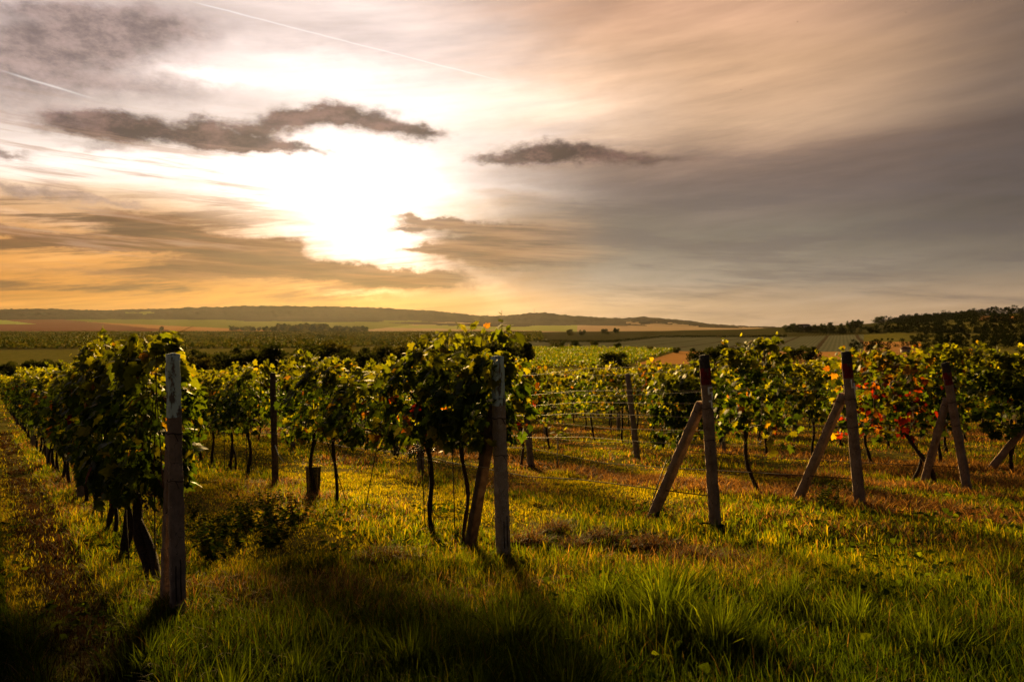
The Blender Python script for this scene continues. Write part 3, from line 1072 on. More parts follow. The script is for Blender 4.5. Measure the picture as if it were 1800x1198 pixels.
def pick_cols(n, mix, rng, tophint=None):
    ks = list(MIXES[mix])
    p = np.array([MIXES[mix][k] for k in ks])
    p = p / p.sum()
    idx = rng.choice(len(ks), n, p=p)
    pal = np.array([PAL[k] for k in ks])
    c = pal[idx]
    if tophint is not None:      # top leaves go lime: sunlit glow painted in, besides paler young tips
        f = (np.clip(tophint, 0, 1) * rng.uniform(0.2, 1, n))[:, None]
        c = c * (1 - f * 0.75) + PAL['lime'] * f * 0.75
    return c * rng.uniform(0.65, 1.35, (n, 1))


SLOPE = -0.068          # ground fall along the row


def foliage(rng, c0, c1, z0, z1, half, n, size, mix, detail, shoots=4, ragged=0.12):
    n = int(n * 1.28)
    ex = rng.uniform(c0, c1, n * 3)
    hz = rng.uniform(0, 1, n * 3) ** 0.9
    sd_ = rng.integers(0, 9999)
    # uneven outline: bulges, hollows, hanging skirts
    top = z1 + (fbm(ex * 2.3 + 7, ex * 0 + sd_, 3, sd_) - 0.5) * 0.55
    bot = z0 + (fbm(ex * 2.9, ex * 0 + sd_ * 1.3, 3, sd_ + 5) - 0.5) * 0.55
    z = bot + (top - bot) * hz
    prof = 0.50 + 0.62 * np.sin(np.clip(hz * 0.9 + 0.12, 0, 1) * math.pi) ** 0.7
    th = half * prof * (0.65 + 0.75 * fbm(ex * 3.1, z * 3.1, 3, sd_ + 9))
    y = np.sign(rng.uniform(-1, 1, n * 3)) * th * rng.uniform(0, 1, n * 3) ** 0.45
    dens = fbm(ex * 4.2 + 3, z * 4.2, 3, sd_ + 2)
    endf = np.clip(np.minimum(ex - c0, c1 - ex) / 0.22, 0.25, 1)
    keep = (rng.uniform(0, 1, n * 3) < np.clip((dens - 0.30) * 4.5, 0.05, 1) * endf)
    idx = np.nonzero(keep)[0][:n]
    ex, z, y, hz, th = ex[idx], z[idx], y[idx], hz[idx], th[idx]
    k = len(ex)
    P = np.stack([ex, y, z], -1)
    outw = np.stack([np.zeros(k), np.sign(y), np.zeros(k)], -1)
    nrm = outw * rng.uniform(0.3, 1.2, (k, 1)) + np.array([0, 0, 1]) * (0.25 + hz[:, None] * 0.6) + rng.normal(0, 0.55, (k, 3))
    tip = np.array([0, 0, -0.9]) + outw * 0.35 + rng.normal(0, 0.5, (k, 3))
    szs = size * 0.88 * (0.42 + 0.85 * rng.uniform(0, 1, k) ** 1.2)
    col = pick_cols(k, mix, rng, (hz - 0.62) * 3)
    parts = [leaves(P, nrm, tip, szs, col, detail, rng.uniform(0.4, 2.2, k))]
    stems = []
    for _ in range(shoots):   # long shoots that stick out of the hedge
        sx = rng.uniform(c0 + 0.05, c1 - 0.05)
        sy = rng.uniform(-half * 0.5, half * 0.5)
        zz = z1 - 0.10
        L = rng.uniform(0.12, 0.38)
        ln, lny = rng.normal(0, 0.35), rng.normal(0, 0.3)
        t = np.linspace(0, 1, 6)
        droop = rng.uniform(0, 0.5)
        path = np.stack([sx + ln * L * t * t, sy + lny * L * t * t, zz + L * (t - droop * t ** 3 * 0.6)], -1)
        stems.append(tube(path, np.linspace(0.0045, 0.002, 6), 4))
        m = max(3, int(L / 0.045))
        tt = rng.uniform(0.1, 1.0, m)
        Pp = np.stack([np.interp(tt, t, path[:, i]) for i in range(3)], -1)
        nr = rng.normal(0, 0.7, (m, 3)) + np.array([0, 0, 0.5])
        tp = rng.normal(0, 1, (m, 3)) + np.array([0, 0, -0.2])
        ss = size * (1.0 - 0.6 * tt) * rng.uniform(0.6, 1.1, m)
        parts.append(leaves(Pp, nr, tp, ss, pick_cols(m, mix, rng, np.full(m, 0.9)), detail, rng.uniform(0.4, 2, m)))
    V, F, C = join(parts)
    V[:, 2] += SLOPE * V[:, 0]
    st = []
    for sv, sf in stems:
        sv[:, 2] += SLOPE * sv[:, 0]
        st.append((sv, sf))
    return (V, F, C), st


def trunk_mesh(rng, top, lean, bend, r0, r1, fork=None, base_y=0.0):
    """crooked stem from the ground to the lowest wire"""
    t = np.linspace(0, 1, 13)
    ph = rng.uniform(0, 6)
    px = lean * (t ** 1.2) + bend * np.sin(t * math.pi) + 0.014 * np.sin(t * 9 + ph)
    py = base_y * (1 - t) + 0.025 * np.sin(t * 7 + ph * 2)
    pz = -0.06 + (top + 0.06) * t
    rad = r0 + (r1 - r0) * t + 0.35 * r0 * np.exp(-((t - 0.02) / 0.08) ** 2) + 0.25 * r0 * np.exp(-((t - 1) / 0.12) ** 2)
    rad = rad * (1 + 0.13 * np.sin(t * 23 + ph))
    parts = [tube(np.stack([px, py, pz], -1), rad, 9, True, 0.12, rng)]
    if fork:
        for (fx, fl) in fork:
            q = np.linspace(0, 1, 9)
            parts.append(tube(np.stack([fx * (1 - q) ** 1.3 + px[7] * q, -0.05 * np.sin(q * 3) + py[7] * q, -0.06 + (pz[7] + 0.06) * q], -1), np.linspace(r0 * .75, r0 * .6, 9), 7, True, 0.1, rng))
    return join(parts), (px[-1], py[-1], pz[-1])


def cane_mesh(rng, head, c0, c1, z1, n=5):
    parts = []
    hx, hy, hz = head
    for tx in (c0 + 0.1, c1 - 0.1):       # arms tied along the lowest wire
        q = np.linspace(0, 1, 7)
        parts.append(tube(np.stack([hx + (tx - hx) * q, hy * (1 - q), hz + 0.07 * np.sin(q * 3.1)], -1), np.linspace(0.014, 0.007, 7), 6, True, 0.1, rng))
    for _ in range(n):
        sx = rng.uniform(c0 + 0.08, c1 - 0.08)
        q = np.linspace(0, 1, 6)
        parts.append(tube(np.stack([sx + rng.normal(0, 0.1) * q, rng.normal(0, 0.06) * q, hz + (z1 - hz) * q], -1), np.linspace(0.006, 0.003, 6), 5))
    V, F, _ = join(parts)
    V[:, 2] += SLOPE * (V[:, 0] - hx)
    return V, F


# one bunch of grapes in three shapes
def ico():
    import bmesh
    bm = bmesh.new()
    bmesh.ops.create_icosphere(bm, subdivisions=1, radius=1)
    V = np.array([v.co[:] for v in bm.verts])
    F = np.array([[v.index for v in f.verts] for f in bm.faces])
    bm.free()
    return V, F


IV, IF = ico()


def bunch_mesh(rng):
    parts = []
    for k in range(34):
        t = rng.uniform(0, 1)
        r = 0.036 * (1 - t) ** 0.7 + 0.006
        a = rng.uniform(0, 6.28)
        c = np.array([math.cos(a) * r, math.sin(a) * r, -0.02 - 0.13 * t])
        parts.append((IV * rng.uniform(0.0085, 0.0105) + c, [IF], None))
    parts.append(tube([(0, 0, 0.03), (0, 0, -0.05)], 0.003, 5))
    V, F, _ = join(parts)
    return np_mesh('grape_bunch', V, F, smooth=True)


BUNCH = [bunch_mesh(np.random.default_rng(90 + i)) for i in range(3)]


def make_vine(row, s, label, c0, c1, z0=0.82, z1=1.80, half=0.27, n=480, size=0.125, mix='green', detail=2, shoots=5, lean=0.0, bend=0.0, r0=0.03, r1=0.021,
              bunches=0, fork=None, seed=0, group='grapevines along the rows'):
    rng = np.random.default_rng(seed + row * 1000 + int(s * 37))
    x, y, z = rowpt(row, s)
    root = link('grape_vine', None, loc=(x, y, z), rot=(0, 0, ROW_ROT))
    tag(root, label, 'grapevine', group)
    (V, F, _), head = trunk_mesh(rng, z0 + 0.06, lean, bend, r0, r1, fork)
    link('trunk', np_mesh('trunk', V, F, smooth=True), M['bark'], root)
    V, F = cane_mesh(rng, head, c0, c1, z1 - 0.1)
    link('cane', np_mesh('cane', V, F, smooth=True), M['cane'], root)
    (V, F, C), st = foliage(rng, c0, c1, z0, z1, half, n, size, mix, detail, shoots)
    f = link('foliage', np_mesh('foliage', V, F, C), M['leaf'], root)
    for sv, sf in st:
        link('shoot', np_mesh('shoot', sv, sf), M['cane'], root)
    for k in range(bunches):
        bx = rng.uniform(c0 + 0.1, c1 - 0.1)
        o = link('grape_bunch', BUNCH[k % 3], M['grape'], root)
        o.location = (bx, rng.uniform(-0.24, 0.24), z0 + rng.uniform(-0.02, 0.16) + SLOPE * bx)
        o.rotation_euler = (rng.normal(0, 0.1), rng.normal(0, 0.1), rng.uniform(0, 6))
    return root


# ---- the vines one can tell apart ---------------------------------------
def L(txt):
    return ' '.join(txt.split()[:16])


occupied = {r: [] for r in range(1, 20)}


def vine(row, s, c0, c1, label, **kw):
    occupied[row].append(s)
    return make_vine(row, s, L(label), c0, c1, **kw)


# row 1: thick dense hedge at the left, seen from its shaded side
vine(1, 1.05, -0.66, 0.50, 'dense dark vine against the tall left post, with thick slanting trunk', z0=0.72, z1=1.86, half=0.25, n=900, size=0.125, shoots=8, lean=0.85, bend=0.05, r0=0.045, r1=0.034,
     bunches=5, fork=[(-0.35, 0)], seed=3)
vine(1, 2.25, -0.75, 0.65, 'dark vine second from the tall left post, with low hanging leaves', z0=0.74, z1=1.80, half=0.33, n=1050, shoots=9, fork=[(.3, 0)], r0=.034, lean=0.2, bunches=3, seed=5)
vine(1, 3.5, -0.65, 0.65, 'tall leafy vine with reddish peak, third from the tall left post', z0=0.72, z1=1.96, half=0.35, n=1050, shoots=14, fork=[(-.3, 0)], mix='mixed', lean=-0.1, seed=8)
vine(1, 4.7, -0.65, 0.65, 'leafy vine fourth from the tall left post', z0=0.68, z1=1.86, half=0.34, n=950, shoots=10, bend=.1, lean=0.15, mix='mixed', seed=9)
# row 2: the middle row
vine(2, 0.62, -0.70, 0.55, 'dark tall vine touching the middle blue-topped post', z0=0.96, z1=1.98, half=0.30, n=720, size=0.13, shoots=10, lean=0.05, r0=0.02, r1=0.018, bunches=3, seed=11)
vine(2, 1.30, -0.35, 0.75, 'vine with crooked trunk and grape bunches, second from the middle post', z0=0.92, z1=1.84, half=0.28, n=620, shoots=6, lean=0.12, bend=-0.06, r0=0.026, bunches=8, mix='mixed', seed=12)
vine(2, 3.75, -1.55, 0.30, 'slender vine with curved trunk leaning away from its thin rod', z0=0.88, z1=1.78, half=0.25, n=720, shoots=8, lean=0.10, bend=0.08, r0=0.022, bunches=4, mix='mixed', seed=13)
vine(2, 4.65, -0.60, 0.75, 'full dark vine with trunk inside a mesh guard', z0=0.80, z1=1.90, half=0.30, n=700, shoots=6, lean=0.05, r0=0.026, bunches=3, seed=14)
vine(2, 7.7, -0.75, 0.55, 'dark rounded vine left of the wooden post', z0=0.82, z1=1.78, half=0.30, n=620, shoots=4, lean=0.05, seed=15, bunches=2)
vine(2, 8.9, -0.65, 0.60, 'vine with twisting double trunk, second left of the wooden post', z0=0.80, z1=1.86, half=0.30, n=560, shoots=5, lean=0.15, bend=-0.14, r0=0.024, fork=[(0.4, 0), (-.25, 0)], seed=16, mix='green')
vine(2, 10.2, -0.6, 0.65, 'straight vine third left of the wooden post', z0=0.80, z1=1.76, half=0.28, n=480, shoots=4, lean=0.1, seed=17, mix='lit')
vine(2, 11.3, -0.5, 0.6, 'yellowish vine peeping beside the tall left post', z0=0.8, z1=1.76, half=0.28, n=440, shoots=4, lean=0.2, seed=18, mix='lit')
# row 4 and 5: loners in the gaps
vine(4, 1.35, -0.42, 0.62, 'lone vine with strongly curved trunk between the posts marked 5 and 4', z0=0.76, z1=1.92, half=0.30, n=600, shoots=6, lean=0.22, bend=0.10, r0=0.03, bunches=2, mix='mixed', seed=21)
vine(4, 6.55, -0.55, 0.6, 'vine with glowing yellow and orange tips behind the middle post', z0=0.78, z1=1.84, half=0.26, n=430, shoots=7, lean=0.1, mix='autumn', seed=22)
vine(5, 0.45, 0.05, 1.45, 'vine with bright red autumn leaves and forked trunk', z0=0.72, z1=1.92, half=0.30, n=780, shoots=9, lean=0.5, bend=-0.1, r0=0.036, mix='red', fork=[(0.35, 0)], seed=23)
vine(5, 5.5, -1.30, 0.25, 'lone dark vine with slanting trunk left of the post marked 5', z0=0.52, z1=1.86, half=0.40, n=1700, shoots=4, lean=-0.45, bend=-0.04, r0=0.026, seed=24)
vine(6, 0.6, -0.5, 0.55, 'dense dark vine at the right edge beside the slanted brace', z0=0.66, z1=1.94, half=0.32, n=760, shoots=7, seed=25)
vine(6, 1.7, -0.55, 0.6, 'dark vine right of the leaning red-banded post', z0=0.64, z1=1.96, half=0.32, n=760, shoots=9, mix='mixed', seed=26)
vine(6, 2.9, -0.6, 0.6, 'tall vine with curled trunk showing right of the post marked 4', z0=0.70, z1=2.02, half=0.30, n=660, shoots=9, mix='mixed', bend=.12, seed=27)
vine(6, 4.1, -0.6, 0.6, 'vine with lit yellow tops left of the post marked 4', z0=0.72, z1=1.88, half=0.30, n=560, shoots=6, mix='lit', seed=28)
vine(6, 5.2, -0.55, 0.5, 'vine just right of the post marked 5, behind the lone curved one', z0=0.72, z1=1.88, half=0.30, n=560, shoots=6, mix='mixed', seed=29)

# young vine tied to a stake in the gap of row 4
x, y, z = rowpt(4, s_of(4, 984))
rng = np.random.default_rng(77)
yv = link('young_vine', None, loc=(x, y, z), rot=(0, 0, ROW_ROT))
tag(yv, 'small young vine with a tuft of bright leaves in the open gap', 'young vine')
V, F = tube([(0, 0.03, -0.03), (0.02, 0.03, 0.3), (0, 0.02, 0.62)], 0.006, 6)
link('trunk', np_mesh('trunk', V, F), M['cane'], yv)
k = 26
P = np.stack([rng.normal(0, 0.10, k), rng.normal(0, 0.10, k), 0.62 + rng.normal(0.03, 0.06, k)], -1)
V, F, C = leaves(P, rng.normal(0, .6, (k, 3)) + [0, 0, .8], rng.normal(0, 1, (k, 3)) - [0, 0, .3], rng.uniform(.06, .12, k), pick_cols(k, 'lit', rng, np.full(k, .8)), 2)
link('foliage', np_mesh('foliage', V, F, C), M['leaf'], yv)

# ---- copies along the remaining rows -------------------------------------
PROTO = []
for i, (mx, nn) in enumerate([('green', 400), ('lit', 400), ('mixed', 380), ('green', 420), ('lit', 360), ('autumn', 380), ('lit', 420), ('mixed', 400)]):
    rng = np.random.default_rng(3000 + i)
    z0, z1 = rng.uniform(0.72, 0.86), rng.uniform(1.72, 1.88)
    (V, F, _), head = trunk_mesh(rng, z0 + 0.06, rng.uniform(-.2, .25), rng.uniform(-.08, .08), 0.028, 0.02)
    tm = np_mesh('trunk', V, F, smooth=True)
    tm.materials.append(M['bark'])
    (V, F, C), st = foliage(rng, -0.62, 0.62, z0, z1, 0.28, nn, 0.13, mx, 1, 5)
    fm = np_mesh('foliage', V, F, C)
    fm.materials.append(M['leaf'])
    PROTO.append((tm, fm, z0, z1))


def mass_leaves(rng, mix):
    (V, F, C), st = foliage(rng, -0.62, 0.62, 0.78, 1.8, 0.28, 130, 0.21, mix, 0, 2)
    return V, F, C


cands = []
START = {1: 5.9, 2: 12.5, 3: 13.2, 4: 8.0, 5: 8.2, 6: 7.4}
for row in range(1, 19):
    rng = np.random.default_rng(800 + row)
    s = START.get(row, 0.5)
    k = 0
    while s < ROW_LEN:
        x, y, z = rowpt(row, s)
        u = 900 + F_PX * x / y if y > 1 else 9999
        pd = abs((s + POST_GAP / 2) % POST_GAP - POST_GAP / 2)
        gapped = rng.uniform() < (0.65 if pd < 0.42 and row > 1 else 0.05)
        if -120 < u < 1950 and not gapped:
            cands.append((math.hypot(x, y), row, s, k))
        k += 1
        s += rng.uniform(1.0, 1.2)
cands.sort()
HEAD = 300 - 22
FAR = ['near', 'further', 'far']
rest_parts = []
cols = np.array([-np.sin(ROW_ROT), np.cos(ROW_ROT)])
cr, sr = math.cos(ROW_ROT), math.sin(ROW_ROT)
rowcount = {}
for i, (dist, row, s, k) in enumerate(cands):
    x, y, z = rowpt(row, s)
    rng = np.random.default_rng(row * 997 + int(s * 53))
    if i < HEAD:
        pi = int(rng.integers(0, len(PROTO)))
        if row >= 6 and rng.uniform() < 0.35:
            pi = [1, 4, 6][int(rng.integers(0, 3))]
        if row == 1 and PROTO[pi]:
            pi = [0, 2, 3][int(rng.integers(0, 3))]
        tm, fm, z0, z1 = PROTO[pi]
        root = link('grape_vine', None, loc=(x, y, z))
        flip = rng.uniform() < 0.5
        sc = rng.uniform(0.93, 1.08)
        root.rotation_euler = (0, 0, ROW_ROT)
        root.scale = (1.0, -1.0 if flip else 1.0, sc)
        rowcount[row] = rowcount.get(row, 0) + 1
        q = rowcount[row]
        j = int(s // POST_GAP)
        m = ('vine between %s and %s inner posts, %s' % (ORD[j - 1], ORD[j], row_phrase(row))) if 1 <= j < len(ORD) else 'vine before the first inner post of %s' % row_phrase(row)
        mixn = ['leafy', 'sunlit', 'mottled', 'dark', 'bright', 'yellowing', 'glowing', 'speckled'][pi]
        tag(root, L(m), 'grapevine', 'grapevines in %s' % row_phrase(row))
        link('trunk', tm, None, root)
        link('foliage', fm, None, root)
    else:
        V, F, C = mass_leaves(rng, ['green', 'lit', 'mixed', 'lit'][int(rng.integers(0, 4))])
        W = np.stack([V[:, 0] * cr - V[:, 1] * sr + x, V[:, 0] * sr + V[:, 1] * cr + y, V[:, 2] + z], -1)
        rest_parts.append((W, F, C))
        tv, tf = tube([(x, y, z - 0.05), (x + 0.03, y, z + 0.45), (x, y, z + 0.9)], 0.03, 5)
        rest_parts.append((tv, tf, np.full((len(tv), 3), 0.02)))
if rest_parts:
    V, F, C = join(rest_parts)
    tag(link('vineyard_rows', np_mesh('vineyard_rows', V, F, C), M['leaf']), 'far ends of the vine rows running down the slope', 'vine rows', kind='stuff')

# ---- stakes and rods ------------------------------------------------------
def stake(row, u, top, lean, label, rad=0.006, w=0.0, loop=False):
    s = s_of(row, u)
    x, y, z = rowpt(row, s, w)
    path = [(0, 0, -0.05), (lean * 0.5, 0, top * 0.5), (lean, 0.0, top)]
    parts = [tube(path, rad, 6)]
    if loop:
        parts.append(tube([(0.05 * math.cos(t) + 0.02, 0.05 * math.sin(t), 0.035 + .01 * math.sin(t)) for t in np.linspace(0, 6.1, 14)], 0.005, 5))
    V, F, _ = join(parts)
    o = link('vine_stake', np_mesh('vine_stake', V, F), M['iron'], loc=(x, y, z))
    tag(o, label, 'stake', 'thin metal stakes among the vines')


stake(2, 800, 1.0, -0.03, 'thin dark rod just left of the middle brace', 0.006)
stake(2, 748, 1.0, -0.06, 'thin rod beside the crooked trunk, left one of a pair', 0.006)
stake(2, 756, 1.0, -0.09, 'thin rod beside the crooked trunk, right one of a pair', 0.005, 0.05)
stake(2, 640, 1.0, 0.20, 'slanting anchor rod with a ring at its foot', 0.007, 0, True)
stake(2, 611, 1.0, -0.33, 'thin rod leaning against the slender curved vine', 0.006)
stake(2, 440, 1.1, 0.0, 'thin rod right of the dark rounded vine by the wooden post', 0.007)
stake(2, 433, 1.1, -0.02, 'thin rod between the dark rounded vine and its neighbour rod', 0.007)
stake(2, 393, 1.1, 0.0, 'thin rod beside the twisting double trunk', 0.007)
stake(1, 262, 0.9, 0.0, 'thin rod nearest the tall left post', 0.006, 0.03)
stake(1, 238, 0.9, -0.06, 'thin rod crossing the thick slanting trunk', 0.006, -0.06)
stake(1, 222, 0.85, -0.03, 'thin rod just left of the thick slanting trunk', 0.006)
stake(1, 176, 0.9, 0.01, 'thick dark rod under the second dark vine at the left', 0.008)
stake(1, 162, 0.9, 0.02, 'leftmost thin rod under the dark hedge row', 0.007)
stake(4, 980, 0.62, 0.0, 'short stake holding the young vine', 0.007)
stake(3, 1118, 0.62, 0.22, 'bent rod slanting in the open grass left of the post marked 5', 0.006, 0.2)
stake(5, 1112, 0.8, 0.0, 'upright rod next to the leaning inner post in the gap', 0.006, .1)

# mesh guard around the trunk of a vine in row 2
x, y, z = rowpt(2, 4.65)
gv = [box(-0.07, 0.07, -0.072, -0.068, 0, 0.42), box(-0.07, 0.07, 0.068, 0.072, 0, 0.42), box(-0.072, -0.068, -0.066, 0.066, 0, 0.42), box(0.068, 0.072, -0.066, 0.066, 0, 0.42)]
V, F, _ = join(gv)
V[:, 0] *= 1 + V[:, 2] * 0.6
V[:, 1] *= 1 + V[:, 2] * 0.6
mg, N, out = new_mat('brown_net')
wvt = N.new('ShaderNodeTexChecker')
wvt.inputs['Scale'].default_value = 160
N.l.new(N.new('ShaderNodeTexCoord').outputs['Object'], wvt.inputs['Vector'])
mxs = N.new('ShaderNodeMixShader')
N.l.new(N.add(0.62, N.mul(wvt.outputs['Fac'], 0.3)), mxs.inputs[0])
N.l.new(principled(N, (0.09, 0.055, 0.03), 0.8, 0.1), mxs.inputs[1])
N.l.new(N.new('ShaderNodeBsdfTransparent').outputs[0], mxs.inputs[2])
N.l.new(mxs.outputs[0], out.inputs[0])
M['guard'] = mg
o = link('trunk_guard', np_mesh('trunk_guard', V, F), M['guard'], loc=(x, y, z - 0.01), rot=(0, 0, 0.5))
tag(o, 'brown open sleeve guard around a vine trunk', 'trunk guard')
# white strip hanging from the wooden post
x, y, z = rowpt(2, 6.12, -0.02)
V, F = tube([(0, -0.06, 0.66), (0.05, -0.07, 0.52), (0.14, -0.09, 0.40)], 0.007, 5)
o = link('loose_strip', np_mesh('loose_strip', V, F), M['white'], loc=(x - 0.02, y, z))
tag(o, 'thin white strip hanging from the wooden post', 'strip')


# ------------------------------------------------------------------ grass
def blades(X, Y, Lh, W, lean, azm, col, seg=3, zoff=0.0, flat=None):
    n = len(X)
    Zb = ground_z(X, Y) - 0.015 + zoff
    ts = np.array([0, 0.42, 0.76, 1.0]) if seg == 3 else np.array([0, 0.55, 1.0])
    wf = np.array([1.0, 0.85, 0.55]) if seg == 3 else np.array([1.0, 0.7])
    dx, dy = np.cos(azm), np.sin(azm)
    tw = azm + math.pi / 2 + RNG.normal(0, 0.5, n)
    sx, sy = np.cos(tw), np.sin(tw)
    Vs = []
    for i, t in enumerate(ts[:-1]):
        h = lean * Lh * t ** 1.8
        z = Lh * t * np.sqrt(np.clip(1 - (lean * t * 0.85) ** 2, 0.02, 1))
        cx, cy = X + dx * h, Y + dy * h
        Vs.append(np.stack([cx - sx * W * wf[i] * .5, cy - sy * W * wf[i] * .5, Zb + z], -1))
        Vs.append(np.stack([cx + sx * W * wf[i] * .5, cy + sy * W * wf[i] * .5, Zb + z], -1))
    h = lean * Lh
    z = Lh * np.sqrt(np.clip(1 - (lean * 0.85) ** 2, 0.02, 1))
    Vs.append(np.stack([X + dx * h, Y + dy * h, Zb + z * 0.97], -1))
    k = len(Vs)
    V = np.stack(Vs, 1).reshape(-1, 3)
    b = (np.arange(n) * k)[:, None]
    Q = [b + np.array([[2 * i, 2 * i + 1, 2 * i + 3, 2 * i + 2]]) for i in range(len(ts) - 2)]
    T = b + np.array([[k - 3, k - 2, k - 1]])
    C = np.repeat(col, k, axis=0).reshape(n, k, 3)
    grad = np.ones(k)
    return V, [np.concatenate(Q), T], C.reshape(-1, 3)


G = {'g': np.array([0.036, 0.064, 0.008]), 'd': np.array([0.018, 0.038, 0.007]), 'y': np.array([0.085, 0.094, 0.009]), 's': np.array([0.27, 0.165, 0.05]), 'b': np.array([0.085, 0.044, 0.020]), 'r': np.array([0.062, 0.044, 0.032])}


def wedge(n, d0, d1, rng, um=-120, uM=1930, pw=1.0):
    """random ground points inside the field of view, a little wider"""
    d = np.sqrt(rng.uniform(d0 ** 2, d1 ** 2, n)) if pw == 1 else d0 + (d1 - d0) * rng.uniform(0, 1, n) ** pw
    mg = 1500.0 / d + 60
    u = -mg + rng.uniform(0, 1, n) * (1800 + 2 * mg)
    return (u - 900) / F_PX * d, d


def row_coords(X, Y):
    w = (X - ROWP[1][0]) * N_[0] + (Y - ROWP[1][1]) * N_[1]
    s = (X - ROWP[1][0]) * D_[0] + (Y - ROWP[1][1]) * D_[1]
    return s, w


def grass_props(X, Y, rng):
    """kind of sward at each place: returns height, colour, dry fraction"""
    n = len(X)
    s, w = row_coords(X, Y)
    f1 = fbm(X * 0.55, Y * 0.55, 3, 41)
    f2 = fbm(X * 1.6, Y * 1.6, 3, 47)
    f3 = fbm(X * 0.9 + 50, Y * 0.9, 3, 53)
    f4 = fbm(s * 0.24 + 50, w * 1.5, 3, 57)              # mown swathes lie along the rows
    rowpos = np.abs(((w / 2.45) % 1.0) - 0.0)
    rowd = np.minimum(rowpos, 1 - rowpos) * 2.45       # distance from the nearest row line
    H = 0.06 + 0.11 * np.clip(f2 - 0.25, 0, 1)
    front = np.clip((6.6 - Y) / 2.5, 0, 1)              # rank headland grass in front of the posts
    H = H + front * (0.03 + 0.13 * np.clip(f1 - 0.38, 0, 1))
    H = H * np.where((s > 0.8) & (rowd > 0.55), 0.5, 1.0)
    dry = np.clip((f1 - 0.55) * 3.5, 0, 0.6)
    dry = dry + np.where((rowd < 0.5) & (s > 0.3), 0.10, 0)
    right = np.clip((w - 5.0) / 2.0, 0, 1) * np.clip((s + 3.5) / 1.0, 0, 1)
    dry = dry + right * (0.10 + 0.85 * np.clip((f4 - 0.42) * 6, 0, 1))
    strip = np.exp(-((w + 0.60) / 0.27) ** 2) * np.clip((s + 4.5) / 2, 0, 1)
    dry = np.maximum(dry, strip * 0.95)
    left = w < -0.95
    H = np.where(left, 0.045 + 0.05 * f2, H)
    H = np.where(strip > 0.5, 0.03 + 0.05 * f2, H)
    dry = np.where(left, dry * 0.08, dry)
    dry = np.maximum(dry * (1 - 0.75 * front * (1 - strip)), 0.05)
    isdry = rng.uniform(0, 1, n) < dry
    q = rng.uniform(0, 1, n)
    col = np.where((q < 0.42)[:, None], G['g'], np.where((q < 0.70)[:, None], G['d'], G['y']))
    mixd = np.where((rng.uniform(0, 1, n) < 0.55)[:, None], G['s'], G['b'])
    mixd = np.where((strip > 0.4)[:, None], np.where((q < .5)[:, None], G['r'], G['b']) * 0.42, mixd)
    col = np.where(((front > 0.5) & (q > 0.78))[:, None], G['g'], col)  # yellow blades swapped for green, to darken the foreground
    col = np.where(isdry[:, None], mixd, col)
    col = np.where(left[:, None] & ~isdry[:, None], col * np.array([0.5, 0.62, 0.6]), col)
    fore_shade = np.clip((6.2 - Y) / 2.2, 0, 1)[:, None]         # foreground shade painted into the blade colour, deeper towards the camera
    col = col * (1 - fore_shade * np.array([0.70, 0.63, 0.52]))
    mown = ((s > 0.8) & ~left & (rowd > 0.5) & ~isdry & (q > 0.25))[:, None]
    col = np.where(mown, G['y'] * 1.15, col)
    col = col * (0.7 + 0.6 * rng.uniform(0, 1, (n, 1))) * (0.8 + 0.4 * f3[:, None])
    return H, col, isdry, strip


